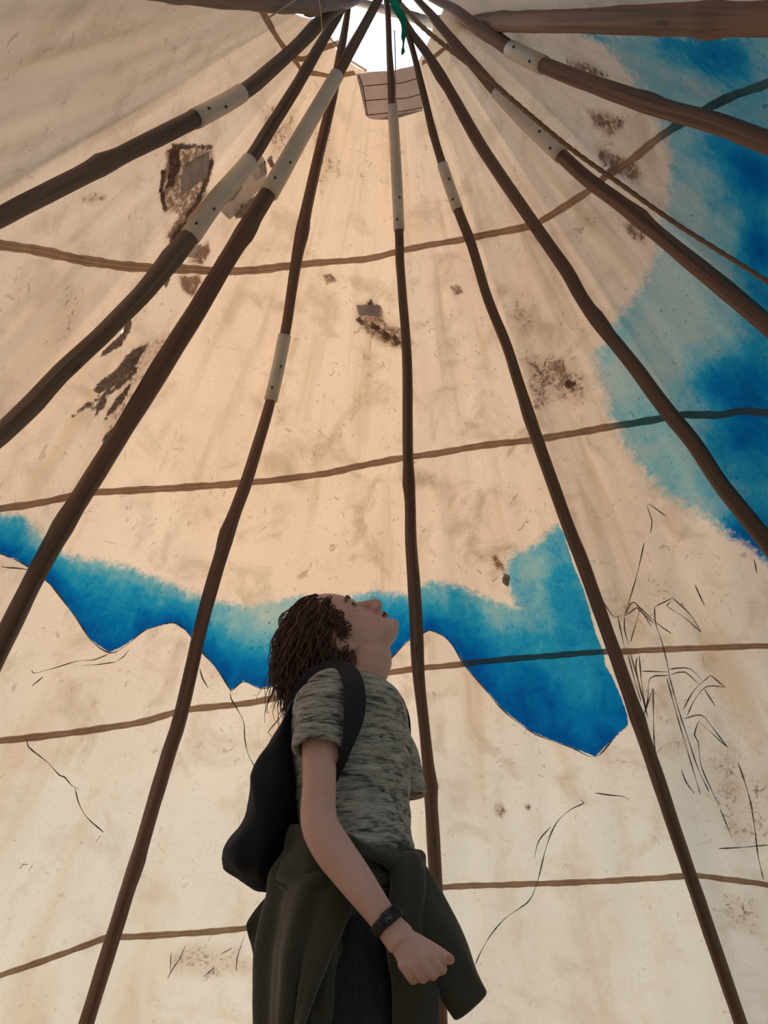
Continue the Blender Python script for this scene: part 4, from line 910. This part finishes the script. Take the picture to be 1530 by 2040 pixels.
fuse('trousers', A, .006, 4, M['denim'], person, lambda co: ntex(co, (14, 14, 30), 2.) * .005)
for s, dx in ((-1, .035), (1, -.03)):
    A = Acc(); cx = hipc[0] + dx; rows = [(-.075, .028, .035), (-.05, .036, .065), (0, .036, .072), (.05, .040, .055), (.10, .042, .045), (.14, .036, .034), (.165, .018, .018)]
    A.add(*loft([((cx + x, YP + s * .085, h / 2 + .004), (0, w, 0), (0, 0, h / 2 + .003), 2.6) for x, w, h in interp_rings(rows, 3)], 24)[:2]); A.build('shoe', M['shoe'], person)

# ------------------------------------------------------------------ sweater tied round the waist (child of the figure: clothing)
def surf(fn, nu, nv):
    V = [fn(u / (nu - 1), v / (nv - 1)) for v in range(nv) for u in range(nu)]; F = [(v * nu + u, v * nu + u + 1, (v + 1) * nu + u + 1, (v + 1) * nu + u) for v in range(nv - 1) for u in range(nu - 1)]
    return V, F, [(u / (nu - 1), v / (nv - 1)) for v in range(nv) for u in range(nu)]
def thicken(o, t):
    m = o.modifiers.new('thickness', 'SOLIDIFY'); m.thickness = t; m.offset = 0; s = o.modifiers.new('sub', 'SUBSURF'); s.levels = 1; s.render_levels = 1; return o
# body of the sweater: wraps the back and both hips, open in front
def drape(u, v):
    # u: from the near front edge round the back to the far front edge; v: waist to hem
    a = R_(-62) - u * R_(236)
    py0 = 1692 + 42 * math.cos(a); py = py0 + (2075 - py0) * v                              # angle round the hips, 0 = front (+x)
    flare = .012 + .030 * v + .012 * math.sin(v * 3)
    xb = np.interp(py, [1640, 1700, 1760, 1840, 1900, 2000, 2080], [586, 566, 548, 536, 528, 530, 534]); xf = np.interp(py, [1640, 1700, 1800, 2080], [818, 826, 822, 806])
    pb, pf = at(xb, py, YP), at(xf, py, YP); c = (pb + pf) / 2; ax_ = (pf - pb) / 2; hw = np.interp(v, [0, .3, 1], [.176, .192, .20]) + flare * .3
    fold = .010 * math.sin(a * 9 + 2.0 * v) * min(1, v * 2.2) + .006 * math.sin(a * 17 + 5 * v + 1) * v + .006 * math.sin(v * 26 + a * 4) * math.exp(-((v - .18) / .12) ** 2)
    p = c + ax_ * math.cos(a) * (1 + fold / .11) + np.array([0, 1, 0]) * (hw + fold) * math.sin(a)
    nf = max(0, 1 - u / .22)                               # near front edge sweeps back as it falls
    p = p + np.array([-.10 * nf * v ** 1.1, 0.0, 0]); return p
sweater = mesh_obj('tied_sweater', *surf(drape, 72, 44)[:2], M['olive'], person); thicken(sweater, .006); tag(sweater, 'dark olive sweater knotted around the waist')
# rolled waistband of the sweater, slanting down to the knot
A = Acc()
P = []
for k in range(26):
    u = k / 25; a = R_(-20) - u * R_(300); py = 1706 + 30 * math.cos(a + .3); pb, pf = at(590, py, YP), at(832, py, YP); c = (pb + pf) / 2; ax_ = (pf - pb) / 2
    P.append((*(c + ax_ * math.cos(a) * 1.02 + np.array([0, .182, 0]) * math.sin(a)), .016 + .006 * math.sin(k * 1.1)))
S = catmull(P, .012); V, F, UV = tube(S[:, :3], S[:, 3], 16, lambda i, a, s: 1 + .14 * math.sin(3 * a + s * 38) + .1 * math.sin(a * 2 - s * 60)); A.add(V, F, UV); wb = A.build('waist_roll', M['olive'], sweater)
# near flap: folded cloth sweeping from the waist across the hip
def flap(u, v):
    # u across (back edge -> front edge), v down
    py0 = np.interp(u, [0, .35, .7, 1], [1690, 1700, 1714, 1722]); x0 = np.interp(u, [0, .35, .7, 1], [572, 640, 730, 812])
    x1 = np.interp(u, [0, .3, .6, 1], [546, 600, 690, 806]); py1 = np.interp(u, [0, .3, .6, 1], [1760, 1800, 1838, 1792])
    x, y = x0 + (x1 - x0) * v, py0 + (py1 - py0) * v
    Y = 1.325 + .085 * (abs(u - .45) * 2) ** 2.2 - .016 * math.sin(math.pi * min(1, v * 1.1)) + .006 * math.sin(v * 16 + u * 7) + .004 * math.sin(u * 23 + v * 6)
    return at(x, y, Y)
fl_ = mesh_obj('sweater_fold', *surf(flap, 46, 22)[:2], M['olive'], sweater); thicken(fl_, .008)
# near panel hanging over the back of the thigh
def panel(u, v):
    x0 = np.interp(u, [0, 1], [548, 690]); x1 = np.interp(u, [0, .5, 1], [532, 590, 662]); y0 = np.interp(u, [0, .5, 1], [1745, 1790, 1835]); y1 = 2085
    vv = v; x = x0 + (x1 - x0) * vv ** .8; y = y0 + (y1 - y0) * vv
    Y = 1.332 + .11 * (1 - u) ** 3 + .030 * max(0, u - .8) * 5 * .4 + .009 * math.sin(u * 12 + v * 2.5) + .006 * math.sin(u * 21 - v * 4 + 1) - .014 * math.exp(-((v - .22 - .25 * (1 - u)) / .1) ** 2)
    return at(x, y, Y)
pn = mesh_obj('sweater_panel', *surf(panel, 46, 36)[:2], M['olive'], sweater); thicken(pn, .007)
# cloth corner sticking out behind
def corner(u, v):
    a = [(545, 1770), (490, 1840), (504, 1895), (522, 1985), (534, 2050)]; b = [(590, 1775), (585, 1850), (582, 1900), (580, 1985), (580, 2050)]
    i = v * 4; x0 = np.interp(i, range(5), [q[0] for q in a]); y0 = np.interp(i, range(5), [q[1] for q in a]); x1 = np.interp(i, range(5), [q[0] for q in b]); y1 = np.interp(i, range(5), [q[1] for q in b])
    return at(x0 + (x1 - x0) * u, y0 + (y1 - y0) * u, 1.50 + .05 * math.sin(v * 5) - .05 * u + .006 * math.sin(v * 20 + u * 5))
cr = mesh_obj('sweater_corner', *surf(corner, 16, 36)[:2], M['olive'], sweater); thicken(cr, .012)
# hanging sleeve with its cuff
SL = [(798, 1722, 1.40, .022), (818, 1752, 1.385, .030), (838, 1802, 1.375, .037), (862, 1860, 1.37, .041), (888, 1916, 1.37, .039), (914, 1962, 1.37, .034), (936, 1996, 1.37, .031), (944, 2008, 1.37, .030)]
S = catmull([(*at(x, y, Y), r) for x, y, Y, r in SL], .008); V, F, UV = tube(S[:, :3], S[:, 3], 28, lambda i, a, s: 1 + .07 * math.sin(3 * a + 1.5 * math.sin(s * 14)) + .045 * math.sin(5 * a + s * 22) + .03 * math.sin(s * 48 + a))
A = Acc(); A.add(V, F, UV); ss_ = A.build('sweater_sleeve', M['olive'], sweater); ss_.modifiers.new('sub', 'SUBSURF').levels = 1
# second sleeve falling in front of the thigh, and the knot
SL = [(806, 1716, 1.375, .026), (812, 1760, 1.355, .028), (806, 1830, 1.345, .030), (812, 1900, 1.345, .034), (822, 1960, 1.35, .034), (826, 2020, 1.355, .033), (830, 2090, 1.36, .032)]
S = catmull([(*at(x, y, Y), r) for x, y, Y, r in SL], .008); V, F, UV = tube(S[:, :3], S[:, 3], 26, lambda i, a, s: 1 + .10 * math.sin(3 * a + 2 * math.sin(s * 12)) + .05 * math.sin(5 * a - s * 25))
A = Acc(); A.add(V, F, UV); A.build('sweater_sleeve', M['olive'], sweater)
A = Acc(); A.add(*ball(at(806, 1718, 1.40), (.034, .05, .030))); kn_ = fuse('sweater_knot', A, .004, 2, M['olive'], None, lambda co: ntex(co, 38, 4.) * .010); kn_.parent = sweater
for ch in list(sweater.children): ch.matrix_parent_inverse = Matrix.Identity(4)

# ------------------------------------------------------------------ backpack
bag = empty('backpack', tuple(at(530, 1740, YP))); tag(bag, 'dark navy soft backpack hanging on the person\'s back', 'backpack')
BG = [  # y, left x, right x, half width
    (1398, 596, 612, .05), (1420, 574, 616, .09), (1460, 549, 612, .115), (1500, 531, 606, .125), (1540, 517, 602, .13), (1590, 509, 603, .135), (1640, 498, 605, .14), (1680, 474, 600, .142), (1708, 459, 592, .138), (1735, 462, 580, .125), (1756, 488, 566, .10), (1770, 515, 556, .06)]
A = Acc(); A.add(*loft([hring(py, xb, xf, b, yo=-.01, e=2.5) for py, xb, xf, b in interp_rings(BG, 4)], 40))
fuse('bag_body', A, .0055, 3, M['navy'], bag, lambda co: -np.abs(ntex(co, (9, 6, 5), 6.)) * .030 + .006 - np.abs(ntex(co, (22, 12, 14), 9.)) * .009)
def strap_path(pts, w, t, name):
    P = [(*at(x, y, Y), ww) for (x, y, Y), ww in zip(pts, w)]; S = catmull(P, .008); c = S[:, :3]; T = np.gradient(c, axis=0); T /= np.linalg.norm(T, axis=1)[:, None]
    rings = []
    for i in range(len(c)):
        out = np.array([.25, -1, .1]) if name == 'near' else np.array([.25, 1, .1]); out = out - T[i] * (out @ T[i]); out /= np.linalg.norm(out); sd2 = np.cross(T[i], out); rings.append((c[i], sd2 * S[i, 3], out * t, 4))
    A = Acc(); A.add(*loft(rings, 20)); return A.build('shoulder_strap', M['navy'], bag)
strap_path([(585, 1400, 1.44), (620, 1352, 1.42), (664, 1331, 1.39), (692, 1337, 1.345), (704, 1362, 1.305), (707, 1400, 1.280), (703, 1440, 1.270), (693, 1480, 1.272), (676, 1530, 1.30), (640, 1600, 1.345), (600, 1670, 1.40)], [.014, .016, .017, .0175, .0185, .019, .016, .010, .007, .006, .006], .005, 'near')
strap_path([(600, 1400, 1.56), (650, 1352, 1.585), (705, 1345, 1.60), (760, 1372, 1.63), (795, 1420, 1.645), (800, 1480, 1.655), (780, 1540, 1.675), (720, 1590, 1.69), (640, 1640, 1.66), (600, 1670, 1.60)], [.016, .018, .02, .02, .02, .018, .014, .010, .008, .007], .0045, 'far')

# ------------------------------------------------------------------ wrist band
wc = at(770, 1838, 1.2505); wd = at(790, 1864, 1.25) - at(752, 1814, 1.254); wd /= np.linalg.norm(wd)
band = empty('fitness_band', tuple(wc)); tag(band, 'black rubber fitness band on the wrist of the near hand', 'wristband')
nA = np.cross(wd, (0, 1., 0)); nA /= np.linalg.norm(nA); nB = np.cross(wd, nA)
rings = []
for k in range(49):
    a = 2 * math.pi * k / 48; o_ = nA * math.cos(a) + nB * math.sin(a); rings.append((wc + o_ * .0232, wd * .0085, o_ * .0022, 4))
A = Acc(); A.add(*loft(rings, 14, cap=False)[:2]); A.build('strap', M['rubber'], band)
sc_ = _cc - wc; sc_ -= wd * (sc_ @ wd); sc_ /= np.linalg.norm(sc_); sx_ = np.cross(wd, sc_); sc_ = sc_ * .9 - sx_ * .44; sx_ = np.cross(wd, sc_)
A = Acc(); A.add(*loft([(wc + sc_ * (.0215 + h), sx_ * w, wd * w2, 5) for h, w, w2 in ((-.002, .014, .0088), (.001, .0165, .0098), (.004, .0165, .0098), (.0056, .0145, .0088))], 28)[:2]); A.build('display', M['bandglass'], band)
